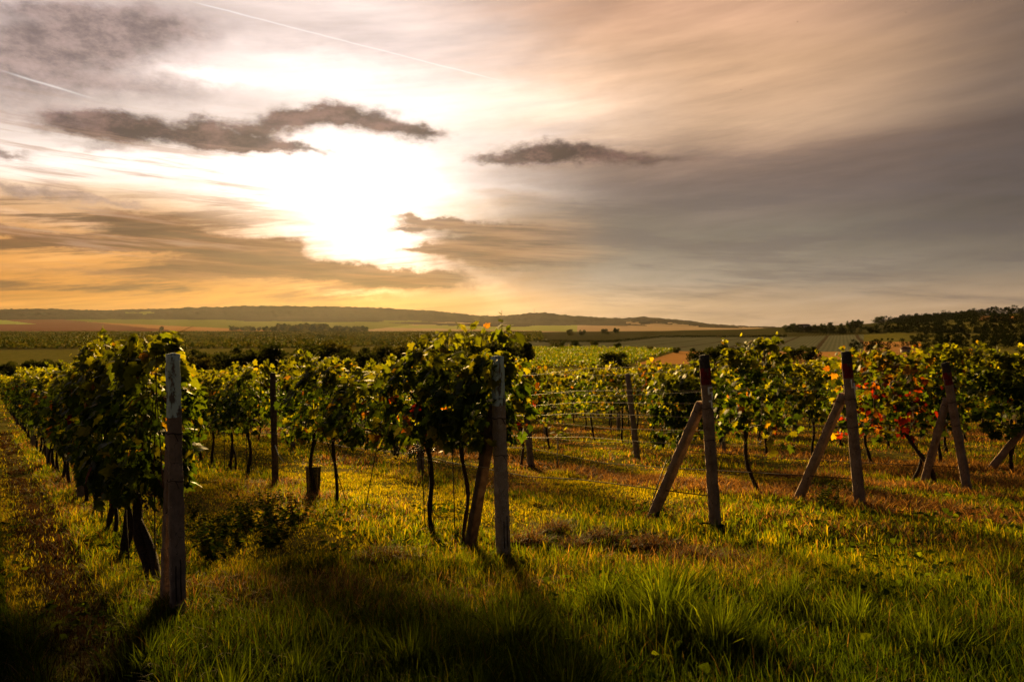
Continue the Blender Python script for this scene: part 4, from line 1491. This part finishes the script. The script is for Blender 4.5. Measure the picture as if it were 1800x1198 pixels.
def grow(name, label, specs, mat, seed, want):
    rng = np.random.default_rng(seed)
    parts = []
    for (n, d0, d1, W, seg, tuft) in specs:
        m = int(n * 0.65 / tuft)
        cx, cy = wedge(m, d0, d1, rng)
        dens = fbm(cx * 0.8, cy * 0.8, 3, 61)
        k = rng.uniform(0, 1, m) < np.clip(0.35 + (dens - 0.3) * 2.2, 0.15, 1)
        cx, cy = cx[k], cy[k]
        m = len(cx)
        rad = rng.uniform(0.015, 0.07, m) * (1 + d0 / 20)
        idx = np.repeat(np.arange(m), tuft)
        a = rng.uniform(0, 2 * math.pi, len(idx))
        rr = np.abs(rng.normal(0, 1, len(idx))) * rad[idx]
        X1, Y1 = cx[idx] + np.cos(a) * rr, cy[idx] + np.sin(a) * rr
        a1 = a + rng.normal(0, 0.5, len(idx))
        tb = rng.uniform(0.75, 1.35, m)[idx]
        X2, Y2 = wedge(int(n * 0.35), d0, d1, rng)
        X = np.concatenate([X1, X2])
        Y = np.concatenate([Y1, Y2])
        azm = np.concatenate([a1, rng.uniform(0, 2 * math.pi, len(X2))])
        tb = np.concatenate([tb, np.full(len(X2), 0.8)])
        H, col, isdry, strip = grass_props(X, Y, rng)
        sel = isdry if want == 'dry' else ~isdry
        X, Y, azm, tb, H, col, strip = X[sel], Y[sel], azm[sel], tb[sel], H[sel], col[sel], strip[sel]
        nn = len(X)
        Lh = H * tb * rng.uniform(0.6, 1.5, nn)
        lean = np.clip(np.abs(rng.normal(0.5, 0.28, nn)), 0.05, 1.05)
        if want == 'dry':
            lean = np.clip(lean + 0.35 * (strip < .4), 0, 1.1)
            Lh = Lh * np.where(strip < .4, 1.15, 1.0)
        wd = W * rng.uniform(0.6, 1.4, nn)
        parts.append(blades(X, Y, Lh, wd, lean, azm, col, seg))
    if want == 'green':
        k = 9000
        X, Y = wedge(k, 2.7, 9.0, rng)
        fd = fbm(X * 1.3, Y * 1.3, 3, 91) > 0.52
        X, Y = X[fd], Y[fd]
        k = len(X)
        Pq = np.stack([X, Y, ground_z(X, Y) + rng.uniform(0.02, 0.10, k)], -1)
        cq = np.array([G['g'], G['d'], G['d'] * 1.2])[rng.integers(0, 3, k)] * rng.uniform(.5, 1.1, (k, 1))
        parts.append(leaves(Pq, rng.normal(0, .45, (k, 3)) + [0, 0, 1], rng.normal(0, 1, (k, 3)) * [1, 1, .5], rng.uniform(.025, .075, k), cq, 0, rng.uniform(.5, 3, k)))
    V, F, C = join(parts)
    tag(link(name, np_mesh(name, V, F, C), M[mat]), label, 'grass', kind='stuff')


SP = [(290000, 2.6, 6.5, 0.0052, 3, 14), (330000, 6.2, 13, 0.0095, 3, 12), (250000, 12.5, 26, 0.019, 2, 9), (110000, 25, 62, 0.035, 2, 7)]
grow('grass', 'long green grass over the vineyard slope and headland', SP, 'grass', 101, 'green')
grow('dry_grass', 'tan and reddish dry mown grass between the rows', [(int(a * 0.9), b, c, d, e, f) for (a, b, c, d, e, f) in SP], 'straw', 202, 'dry')


# broad grass tufts that stand out of the headland
def tuft(u, dist, n, h, label, wide=0.007, spread=0.12, cmix=('g', 'd', 'd')):
    rng = np.random.default_rng(int(u * 7 + dist * 13))
    x, y, z = at(u, dist)
    a = rng.uniform(0, 2 * math.pi, n)
    r = np.abs(rng.normal(0, spread, n))
    X, Y = x + np.cos(a) * r, y + np.sin(a) * r
    col = np.array([G[c] for c in cmix])[rng.integers(0, len(cmix), n)] * rng.uniform(0.5, 1.3, (n, 1)) * 0.8
    V, F, C = blades(X, Y, h * rng.uniform(0.5, 1.25, n), wide * rng.uniform(.6, 1.5, n), np.clip(np.abs(rng.normal(0.55, .25, n)), .1, 1.0), a + rng.normal(0, .4, n), col, 3)
    o = link('grass_tuft', np_mesh('grass_tuft', V - np.array([x, y, z]), F, C), M['grass'], loc=(x, y, z))
    tag(o, label, 'grass tuft', 'grass tufts in front of the posts')


tuft(1165, 4.75, 520, 0.38, 'biggest grass tuft in front of the posts, right of the middle', 0.008, 0.20)
tuft(1060, 5.1, 320, 0.32, 'tall grass tuft between the middle post and the biggest tuft')
tuft(1270, 4.3, 320, 0.34, 'dark tall grass tuft right of the biggest tuft')
tuft(900, 4.4, 260, 0.26, 'grass tuft below the middle post')
tuft(720, 4.1, 260, 0.25, 'grass tuft in the dark grass between the two blue-topped posts')
tuft(520, 3.9, 240, 0.24, 'grass tuft in the dark grass right of the tall left post')
tuft(250, 4.0, 220, 0.22, 'grass tuft below the tall left post')
tuft(1510, 4.6, 240, 0.26, 'grass tuft in front of the post marked 4')
tuft(1650, 4.1, 240, 0.26, 'grass tuft in the bottom right corner')
tuft(400, 3.5, 240, 0.25, 'grass tuft at the bottom edge on the left')
tuft(1000, 3.5, 260, 0.26, 'grass tuft at the bottom edge in the middle', .009)


# heaps of raked hay
def hay(u, dist, rad, h, label):
    rng = np.random.default_rng(int(u * 3 + dist))
    x, y, z = at(u, dist)
    n = int(rad * 2600)
    parts = []
    a = rng.uniform(0, 6.28, n)
    r = rad * np.sqrt(rng.uniform(0, 1, n))
    top = h * (1 - (r / rad) ** 2) * rng.uniform(0.3, 1, n)
    X, Y = x + np.cos(a) * r * 1.3, y + np.sin(a) * r * 0.8
    col = np.array([G['b'], G['r'], G['s'] * 0.6, G['b'] * 0.6])[rng.integers(0, 4, n)] * rng.uniform(0.6, 1.2, (n, 1))
    V, F, C = blades(X, Y, rng.uniform(0.06, 0.2, n), np.full(n, 0.005), rng.uniform(0.75, 1.1, n), rng.uniform(0, 6.28, n), col, 3)
    V[:, 2] += np.repeat(top, 7)
    # dark core so the heap is solid
    cv = IV * np.array([rad * 1.1, rad * 0.65, h * 0.62]) + np.array([x, y, z])
    V, F, C = join([(V, F, C), (cv, [IF], np.tile(G['b'] * 0.5, (len(cv), 1)))])
    o = link('hay_clump', np_mesh('hay_clump', V - np.array([x, y, z]), F, C), M['straw'], loc=(x, y, z))
    tag(o, label, 'hay', 'brown hay clumps in the grass')


hay(930, 6.9, 0.16, 0.15, 'round brown hay clump just right of the middle post')
hay(975, 7.3, 0.15, 0.13, 'brown hay clump with dark hollow, second right of the middle post')
hay(1008, 6.75, 0.14, 0.08, 'low flat hay clump, third right of the middle post')
hay(1055, 7.0, 0.15, 0.09, 'small hay clump halfway to the post marked 5')
hay(1145, 6.7, 0.20, 0.13, 'long brown hay clump left of the post marked 5')
hay(1212, 6.3, 0.13, 0.09, 'small hay clump in front of the post marked 5')
hay(1275, 6.2, 0.15, 0.08, 'low hay clump below the foot of the post marked 5')
hay(680, 6.4, 0.22, 0.08, 'flat brown hay patch left of the middle brace')

# broad-leaved weeds between the left post and the wooden post
def weed_mesh(rng, h):
    st, P, NR, TP, SZ = [], [], [], [], []
    for k in range(rng.integers(2, 5)):
        ax, ay = rng.normal(0, 0.18, 2)
        q = np.linspace(0, 1, 6)
        hh = h * rng.uniform(.7, 1.1)
        path = np.stack([ax * q, ay * q, hh * q], -1)
        st.append(tube(path, np.linspace(0.005, 0.002, 6), 5))
        for t in np.arange(0.15, 1.0, 0.07):
            for sgn in (1, -1):
                aa = rng.uniform(0, 6.28)
                P.append([ax * t, ay * t, hh * t])
                NR.append([0.3 * math.cos(aa), 0.3 * math.sin(aa), 1])
                TP.append([math.cos(aa), math.sin(aa), rng.uniform(-0.5, 0.5)])
                SZ.append(rng.uniform(0.05, 0.11) * (1.15 - 0.7 * t))
    n = len(P)
    c = np.array([G['g'], G['y'] * .9, G['d']])[rng.integers(0, 3, n)] * rng.uniform(.7, 1.3, (n, 1))
    V, F, C = leaves(np.array(P), np.array(NR), np.array(TP), np.array(SZ), c, 1, rng.uniform(.3, 1.5, n))
    sv, sf, _ = join(st)
    return np_mesh('foliage', V, F, C), np_mesh('stem', sv, sf)


WEED = []
for i in range(4):
    fm, sm = weed_mesh(np.random.default_rng(60 + i), 0.42)
    fm.materials.append(M['weed'])
    sm.materials.append(M['cane'])
    WEED.append((fm, sm))
rng = np.random.default_rng(66)
for i in range(30):
    if i < 26:
        u, dd = rng.uniform(335, 530), rng.uniform(6.4, 8.6)
        lb = 'dark leafy weed in the clump between the tall left post and the wooden post'
        gp = 'weeds between the left posts'
    else:
        u, dd = rng.uniform(1440, 1500), rng.uniform(8.3, 8.9)
        lb = 'thin dark weed beside the foot of the post marked 4'
        gp = 'weeds by the post marked 4'
    x, y, z = at(u, dd)
    root = link('weed', None, loc=(x, y, z - 0.01), rot=(0, 0, rng.uniform(0, 6)))
    sc_ = rng.uniform(.55, 1.0)
    root.scale = (sc_ * .9, sc_ * .9, sc_)
    tag(root, lb, 'weed', gp)
    fm, sm = WEED[i % 4]
    link('foliage', fm, None, root)
    link('stem', sm, None, root)


# ------------------------------------------------------------------ trees
def crown(rng, h, wd, n, size, lobes, col_lo, col_hi, base=0.15, det=0):
    """ragged crown made of many small leaf clumps round a few boughs"""
    cs = []
    for k in range(lobes):
        a = rng.uniform(0, 6.28)
        rr = wd * 0.36 * math.sqrt(rng.uniform(0, 1))
        t = rng.uniform(base + 0.1, 0.88)
        cs.append((math.cos(a) * rr, math.sin(a) * rr, h * t, wd * rng.uniform(0.16, 0.30) * (1.15 - 0.55 * t)))
    P, NR, CC = [], [], []
    per = n // lobes
    for (x, y, z, r) in cs:
        d = rng.normal(0, 1, (per, 3))
        d /= np.linalg.norm(d, axis=1, keepdims=True)
        q = r * rng.uniform(0.35, 1.0, (per, 1)) ** 0.6 * (1 + rng.normal(0, 0.12, (per, 1)))
        P.append(np.array([x, y, z]) + d * q * np.array([1, 1, 0.85]))
        NR.append(d + rng.normal(0, .5, (per, 3)))
        CC.append(col_lo + (col_hi - col_lo) * rng.uniform(0, 1) + np.zeros((per, 3)))
    P, NR, CC = np.concatenate(P), np.concatenate(NR), np.concatenate(CC)
    CC = CC * rng.uniform(.7, 1.3, (len(CC), 1))
    P[:, 2] = np.maximum(P[:, 2], 0.02 * h)
    return leaves(P, NR, rng.normal(0, 1, (len(P), 3)), size * rng.uniform(.6, 1.4, len(P)), CC, det)


def tree_meshes(rng, h, wd, n, size, lobes, lo, hi, base):
    V, F, C = crown(rng, h, wd, n, size, lobes, lo, hi, base)
    cm = np_mesh('crown', V, F, C)
    cm.materials.append(M['tree_leaf'])
    parts = [tube([(0, 0, -0.3), (0.05 * h * rng.normal(), 0, h * 0.35), (0.02 * h, 0.02 * h, h * 0.7)], [h * 0.03, h * 0.022, h * 0.01], 7)]
    for k in range(4):
        a = rng.uniform(0, 6.28)
        parts.append(tube([(0, 0, h * 0.25), (math.cos(a) * wd * .15, math.sin(a) * wd * .15, h * .5), (math.cos(a) * wd * .3, math.sin(a) * wd * .3, h * .68)], [h * .014, h * .01, h * .004], 5))
    V, F, _ = join(parts)
    tm = np_mesh('trunk', V, F)
    tm.materials.append(M['trunk'])
    return cm, tm


DK, LT, OL = np.array([0.016, 0.024, 0.008]), np.array([0.045, 0.055, 0.014]), np.array([0.075, 0.07, 0.016])
TREE = [tree_meshes(np.random.default_rng(40 + i), 5.0, w, 2200, 0.32, lb, lo, hi, b) for i, (w, lb, lo, hi, b) in enumerate(
    [(5.5, 22, DK, LT, 0.05), (6.5, 26, DK, LT * .8, 0.0), (4.5, 18, DK * 1.4, OL, 0.05), (5.0, 20, DK, LT, 0.15), (6.0, 22, LT * .6, OL, 0.0)])]


def tree(kind, u, dist, h, label, group, name='tree', wscale=1.0):
    x, y, z = at(u, dist)
    rng = np.random.default_rng(int(u * 5 + dist))
    root = link(name, None, loc=(x, y, z - 0.02 * h), rot=(0, 0, rng.uniform(0, 6)))
    k = h / 5.0
    root.scale = (k * wscale, k * wscale, k)
    tag(root, label, 'tree' if name == 'tree' else 'bush', group)
    cm, tm = TREE[kind % len(TREE)]
    link('crown', cm, None, root)
    link('trunk', tm, None, root)


# belt of bushes and trees at the lower end of the rows
belt = [(15, 150, 3.6, 0), (70, 140, 4.2, 1), (110, 150, 3.2, 3), (325, 150, 6.0, 0), (350, 142, 4.6, 4), (372, 150, 5.0, 1), (405, 138, 5.4, 1), (440, 150, 6.4, 0), (462, 140, 7.0, 3), (490, 148, 5.0, 2), (513, 150, 6.0, 3),
        (530, 140, 4.8, 1), (555, 150, 6.6, 0), (580, 158, 7.2, 4), (605, 150, 5.6, 2), (630, 140, 5.4, 1), (655, 150, 6.2, 0), (690, 150, 6.4, 4), (715, 142, 5.0, 1), (745, 155, 7.0, 3), (780, 150, 6.2, 2), (815, 150, 6.6, 0),
        (850, 160, 6.8, 1), (890, 165, 7.0, 0), (915, 175, 6.4, 2), (1080, 160, 4.2, 1), (1230, 190, 4.6, 0), (1262, 175, 5.6, 3), (1290, 190, 4.0, 1), (1395, 200, 4.0, 1), (1425, 205, 4.6, 0)]
beltname = ['dark dense', 'low dark', 'olive rounded', 'dark upright', 'pale olive']
for i, (u, d, h, k) in enumerate(belt):
    where = ('left of the tall left post' if u < 300 else 'between the tall left post and the wooden post' if u < 470 else 'between the wooden post and the middle post' if u < 870 else
             'just right of the middle post' if u < 950 else 'near the orange stubble')
    tree(k, u, d, h, '%s bush below the rows, %s' % (beltname[k], where), 'bushes in the belt below the vine rows', 'bush', 1.3)

# single bushes along the tracks across the valley
single = [(447, 690, 4), (463, 690, 4), (478, 650, 4), (492, 690, 4), (507, 640, 4), (522, 640, 4), (568, 600, 6), (586, 590, 5), (600, 580, 5), (618, 570, 5), (635, 560, 4), (655, 540, 5), (690, 520, 5), (750, 460, 6),
          (975, 340, 5), (985, 350, 5), (1012, 360, 5), (1045, 350, 5), (1085, 330, 4), (1003, 800, 9), (1024, 820, 8), (1063, 850, 8), (1083, 870, 9), (284, 1700, 14), (1143, 300, 3), (1190, 290, 3), (1270, 280, 3), (1300, 285, 3)]
for i, (u, d, h) in enumerate(single):
    where = 'at the edge of the left vineyard field' if u < 800 and d < 1000 else 'on the tan stubble field' if u < 300 else 'on the rim of the striped field' if d < 500 else 'along the track above the dark green field'
    tree(i, u, d, h * 0.8, 'small dark single bush %s' % where, 'single bushes across the valley', 'bush', 1.2)

# hedge wood across the left fields
rng = np.random.default_rng(12)
for i in range(34):
    t = i / 33.0
    u = 408 + 232 * t + rng.normal(0, 2)
    v = 582 + 5.0 * t
    d = np.interp(v, [582, 588], [1750, 1350])
    hh = (11 if t < .35 else 17 if t < 0.7 else 12) * rng.uniform(.75, 1.15)
    tree(i, u, d, hh, 'dark tree in the long hedge wood in front of the hazy hills', 'trees of the long hedge wood', 'tree', 1.25)

# trees on the skyline of the right slope
sky = [(1380, 880, 7, 0), (1392, 900, 8, 1), (1432, 930, 5, 2), (1446, 930, 6, 0), (1458, 940, 7, 1), (1478, 930, 5, 3), (1494, 900, 8, 0), (1503, 900, 9, 0), (1512, 900, 8, 3), (1545, 860, 11, 1), (1560, 820, 7, 2)]
for i, (u, d, h, k) in enumerate(sky):
    tree(k, u, d, h, 'dark tree on the skyline of the right slope, %s' % ('near the farmhouse' if u < 1470 else 'in the trio' if u < 1530 else 'nearest the wooded hill'), 'trees on the skyline at right', 'tree', 1.1)

# hedges and wood on the right hill: far-off masses
def wood(name, pts, label, size, seed, per=90):
    rng = np.random.default_rng(seed)
    parts = []
    for (u, d, h) in pts:
        x, y, z = at(u, d)
        w = h * rng.uniform(0.8, 1.3)
        V, F, C = crown(rng, h, w, per, size * h / 8.0, 7, DK * 0.6, LT * 0.25, 0.0, -1)
        V = V * 1.0
        V[:, 0] += x
        V[:, 1] += y
        V[:, 2] += z - h * 0.1
        parts.append((V, F, C))
    V, F, C = join(parts)
    tag(link(name, np_mesh(name, V, F, C), M['wood_leaf']), label, 'wood', kind='stuff')


rng = np.random.default_rng(15)
pts = []
for i in range(480):                    # the wood along the crest and flank
    u = rng.uniform(1555, 1900)
    d = rng.uniform(620, 1050)
    lowd = np.interp(u, [1555, 1600, 1700, 1800, 1900], [900, 760, 700, 640, 600])
    if d < lowd:
        continue
    if u > 1715 and 780 < d < 960:
        continue
    pts.append((u, d, rng.uniform(6, 12)))
for u in np.arange(1565, 1880, 6):
    pts.append((u, np.interp(u, [1565, 1800], [880, 1000]) + rng.normal(0, 12), rng.uniform(9, 15) * np.interp(u, [1565, 1600], [.6, 1])))
wood('woods', pts, 'dark wood covering the hill at the right', 0.34, 1, 560)
pts = []
for i in range(150):
    t = rng.uniform(0, 1)
    u = 1375 + t * 480
    d = np.interp(u, [1375, 1450, 1540, 1700, 1860], [760, 690, 600, 520, 470]) + rng.normal(0, 12)
    pts.append((u, d, rng.uniform(5, 9)))
for i in range(240):
    u = rng.uniform(1490, 1880)
    d = rng.uniform(260, 480)
    if u < 1600 and d > 330:
        continue
    if d > 400 and rng.uniform() < .5:
        continue
    pts.append((u, d, rng.uniform(3.0, 5.5)))
wood('scrub_woods', pts, 'dark hedges and scrub on the slope below the wooded hill', 0.34, 2, 560)

# the young vines of the lower block and the crops across the valley: more than one could count
rng = np.random.default_rng(19)
parts = []
for d in np.arange(182, 345, 3.2):
    for u in np.arange(925, 1230, 1.35 * 1300 / d):
        x, y, z = at(u + rng.normal(0, 3), d + rng.normal(0, .5))
        v = 575 - z / y * F_PX
        uu = 900 + x / y * F_PX
        if uu > 1185 - (v - 617) * 3.4 or v < 611 + max(0, (uu - 1010)) * 0.03 or rng.uniform() < 0.12:
            continue
        k = 12
        P = np.array([x, y, z + 0.6]) + rng.normal(0, 1, (k, 3)) * [.5, .4, .42]
        c = np.array([PAL['lime'] * .7, PAL['green'], PAL['green']])[rng.integers(0, 3, k)] * rng.uniform(.6, 1.2, (k, 1))
        parts.append(leaves(P, rng.normal(0, 1, (k, 3)), rng.normal(0, 1, (k, 3)), np.full(k, .55), c, 0))
V, F, C = join(parts)
tag(link('young_vines_foliage', np_mesh('young_vines_foliage', V, F, C), M['leaf']), 'block of yellow green young vines below the orange stubble', 'young vines', kind='stuff')
parts = []
for d in np.concatenate([np.arange(352, 640, 7.0), np.arange(640, 1500, 22)]):
    for u in np.arange(-60, 950, 5.0 * 1300 / d):
        ud = u + rng.normal(0, 1.0)
        x, y, z = at(ud, d + fbm(np.array([u / 90.0]), np.array([d * .1]), 2, 4)[0] * 6)
        v = 575 - z / y * F_PX
        if v > np.interp(u, [-400, 0, 600, 700, 850, 950], [616, 615, 611, 607, 602, 600]) or rng.uniform() < 0.15:
            continue
        k = 8
        P = np.array([x, y, z + 0.9]) + rng.normal(0, 1, (k, 3)) * [2.2, .6, .45]
        c = np.array([DK, LT, OL * .8])[rng.integers(0, 3, k)] * rng.uniform(.6, 1.3, (k, 1))
        parts.append(leaves(P, rng.normal(0, 1, (k, 3)), rng.normal(0, 1, (k, 3)), np.full(k, 1.5), c, 0))
V, F, C = join(parts)
tag(link('distant_vines_foliage', np_mesh('distant_vines_foliage', V, F, C), M['tree_leaf']), 'long dark rows of vines across the valley at left', 'distant vines', kind='stuff')
# low hedge lines of the dark field
pts = []
rng = np.random.default_rng(23)
for u in np.arange(945, 1385, 2.2):
    v = np.interp(u, [945, 1080, 1165, 1385], [601, 601.5, 592.5, 592.5])
    ds = np.linspace(330, 1100, 200)
    xs = (u - 900) / F_PX * ds
    vs = 575 - ground_z(xs, ds) / ds * F_PX
    d = ds[np.argmin(np.abs(vs - v))]
    pts.append((u, d, 2.2 if u > 1080 else 1.8))
wood('hedge_foliage', pts, 'dark hedge line along the foot of the dark green field', 1.6, 3, 25)

# ------------------------------------------------------------------ far small things
M['plaster'] = simple('house_plaster', (0.30, 0.27, 0.24), (0.40, 0.36, 0.32), 0.8)
M['roof'] = simple('house_roof', (0.10, 0.06, 0.05), (0.16, 0.10, 0.08), 1.5)
M['dark_glass'] = simple('window_dark', (0.02, 0.02, 0.022), (0.04, 0.04, 0.045), 1, 0.2, 0.5)


def house(u, d, w, dep, h, rh, label, rot=0.2):
    x, y, z = at(u, d)
    root = link('farmhouse', None, loc=(x, y, z - 0.3), rot=(0, 0, rot))
    tag(root, label, 'house')
    V, F = box(-w / 2, w / 2, -dep / 2, dep / 2, 0, h)
    link('wall', np_mesh('wall', V, F), M['plaster'], root)
    e = 0.4
    V = np.array([[-w / 2 - e, -dep / 2 - e, h + .02], [w / 2 + e, -dep / 2 - e, h + .02], [w / 2 + e, dep / 2 + e, h + .02], [-w / 2 - e, dep / 2 + e, h + .02], [-w / 2 - e, 0, h + rh], [w / 2 + e, 0, h + rh]])
    link('roof', np_mesh('roof', V, [np.array([[0, 1, 5, 4], [2, 3, 4, 5], [3, 2, 1, 0]]), np.array([[0, 4, 3], [1, 2, 5]])]), M['roof'], root)
    for k in range(3):
        V, F = box(-w * .32 + k * w * .3, -w * .2 + k * w * .3, -dep / 2 - .06, -dep / 2 - .01, h * .35, h * .75)
        link('window', np_mesh('window', V, F), M['dark_glass'], root)


house(1412, 925, 15, 8, 3.6, 2.4, 'small farmhouse on the skyline of the right slope')
house(1592, 262, 2.6, 2.4, 1.6, 1.0, 'tiny pale hut roof showing above the vines on the right', 0.6)
# radio mast on the far ridge
x, y, _ = at(939, 4480)
z = -(552 - 575) / F_PX * 4480 - 4
mp = []
for (sx, sy) in ((-1, -1), (1, -1), (1, 1), (-1, 1)):
    mp.append(tube([(sx * 1.6, sy * 1.6, 0), (sx * .7, sy * .7, 20), (sx * .4, sy * .4, 36)], .35, 5))
for zz in range(3, 36, 4):
    r = 1.6 - zz / 36 * 1.2
    mp.append(tube([(-r, -r, zz), (r, -r, zz + 2), (r, r, zz), (-r, r, zz + 2), (-r, -r, zz)], .2, 4))
V, F, _ = join(mp)
tag(link('radio_mast', np_mesh('radio_mast', V, F), M['iron'], loc=(x, y, z)), 'thin radio mast on the ridge of the far hills', 'mast')

# birds high over the slope
def bird(u, v, d, span, bank, label):
    x, z = (u - 900) / F_PX * d, (575 - v) / F_PX * d
    parts = []
    t = np.linspace(-1, 1, 9)
    body = np.stack([0 * t, t * span * .2, 0 * t], -1)
    parts.append(tube(body, span * .05 * np.sqrt(np.clip(1 - t ** 2, .03, 1)), 7))
    for sg in (1, -1):
        q = np.linspace(0, 1, 6)
        le = np.stack([sg * span * .5 * q, span * (.08 - .16 * q ** 2), span * (.16 * np.sin(q * 2.4))], -1)
        te = le + np.stack([0 * q, -span * .17 * (1 - q * .85), 0 * q], -1)
        V = np.concatenate([le + [0, 0, .006], te + [0, 0, .006], le - [0, 0, .006], te - [0, 0, .006]])
        i = np.arange(5)
        Q = np.concatenate([np.stack([i, i + 1, i + 7, i + 6], -1), np.stack([i + 12, i + 18, i + 19, i + 13], -1), np.stack([i, i + 12, i + 13, i + 1], -1), np.stack([i + 6, i + 7, i + 19, i + 18], -1)])
        parts.append((V, [Q], None))
    V, F, _ = join(parts)
    o = link('bird', np_mesh('bird', V, F), M['iron'], loc=(x, d, z), rot=(0, bank, u * .01))
    tag(o, label, 'bird', 'birds in the sky')


bird(1398, 43, 90, .34, .2, 'tiny bird second from the top right of the sky')
bird(1587, 27, 90, .30, -.4, 'topmost tiny bird in the right part of the sky')
bird(1300, 161, 95, .32, .1, 'tiny bird in the pinkish middle of the sky')
bird(1174, 401, 110, .30, .3, 'lowest tiny bird, over the striped field')
bird(1293, 328, 110, .30, -.2, 'tiny bird over the grey cloud bank')

# ------------------------------------------------------------------ air
m, N, out = new_mat('haze_air')
pv = N.new('ShaderNodeVolumePrincipled')
pv.inputs['Color'].default_value = (0.92, 0.90, 0.88, 1)
pv.inputs['Density'].default_value = 0.000004
pv.inputs['Anisotropy'].default_value = 0.65
N.l.new(pv.outputs[0], out.inputs['Volume'])
V, F = box(-6600, 6600, -6600, 6600, -60, 190)
hz = link('haze', np_mesh('haze', V, F), m)
tag(hz, 'warm evening haze lying over the valley and hills', 'haze', kind='stuff')
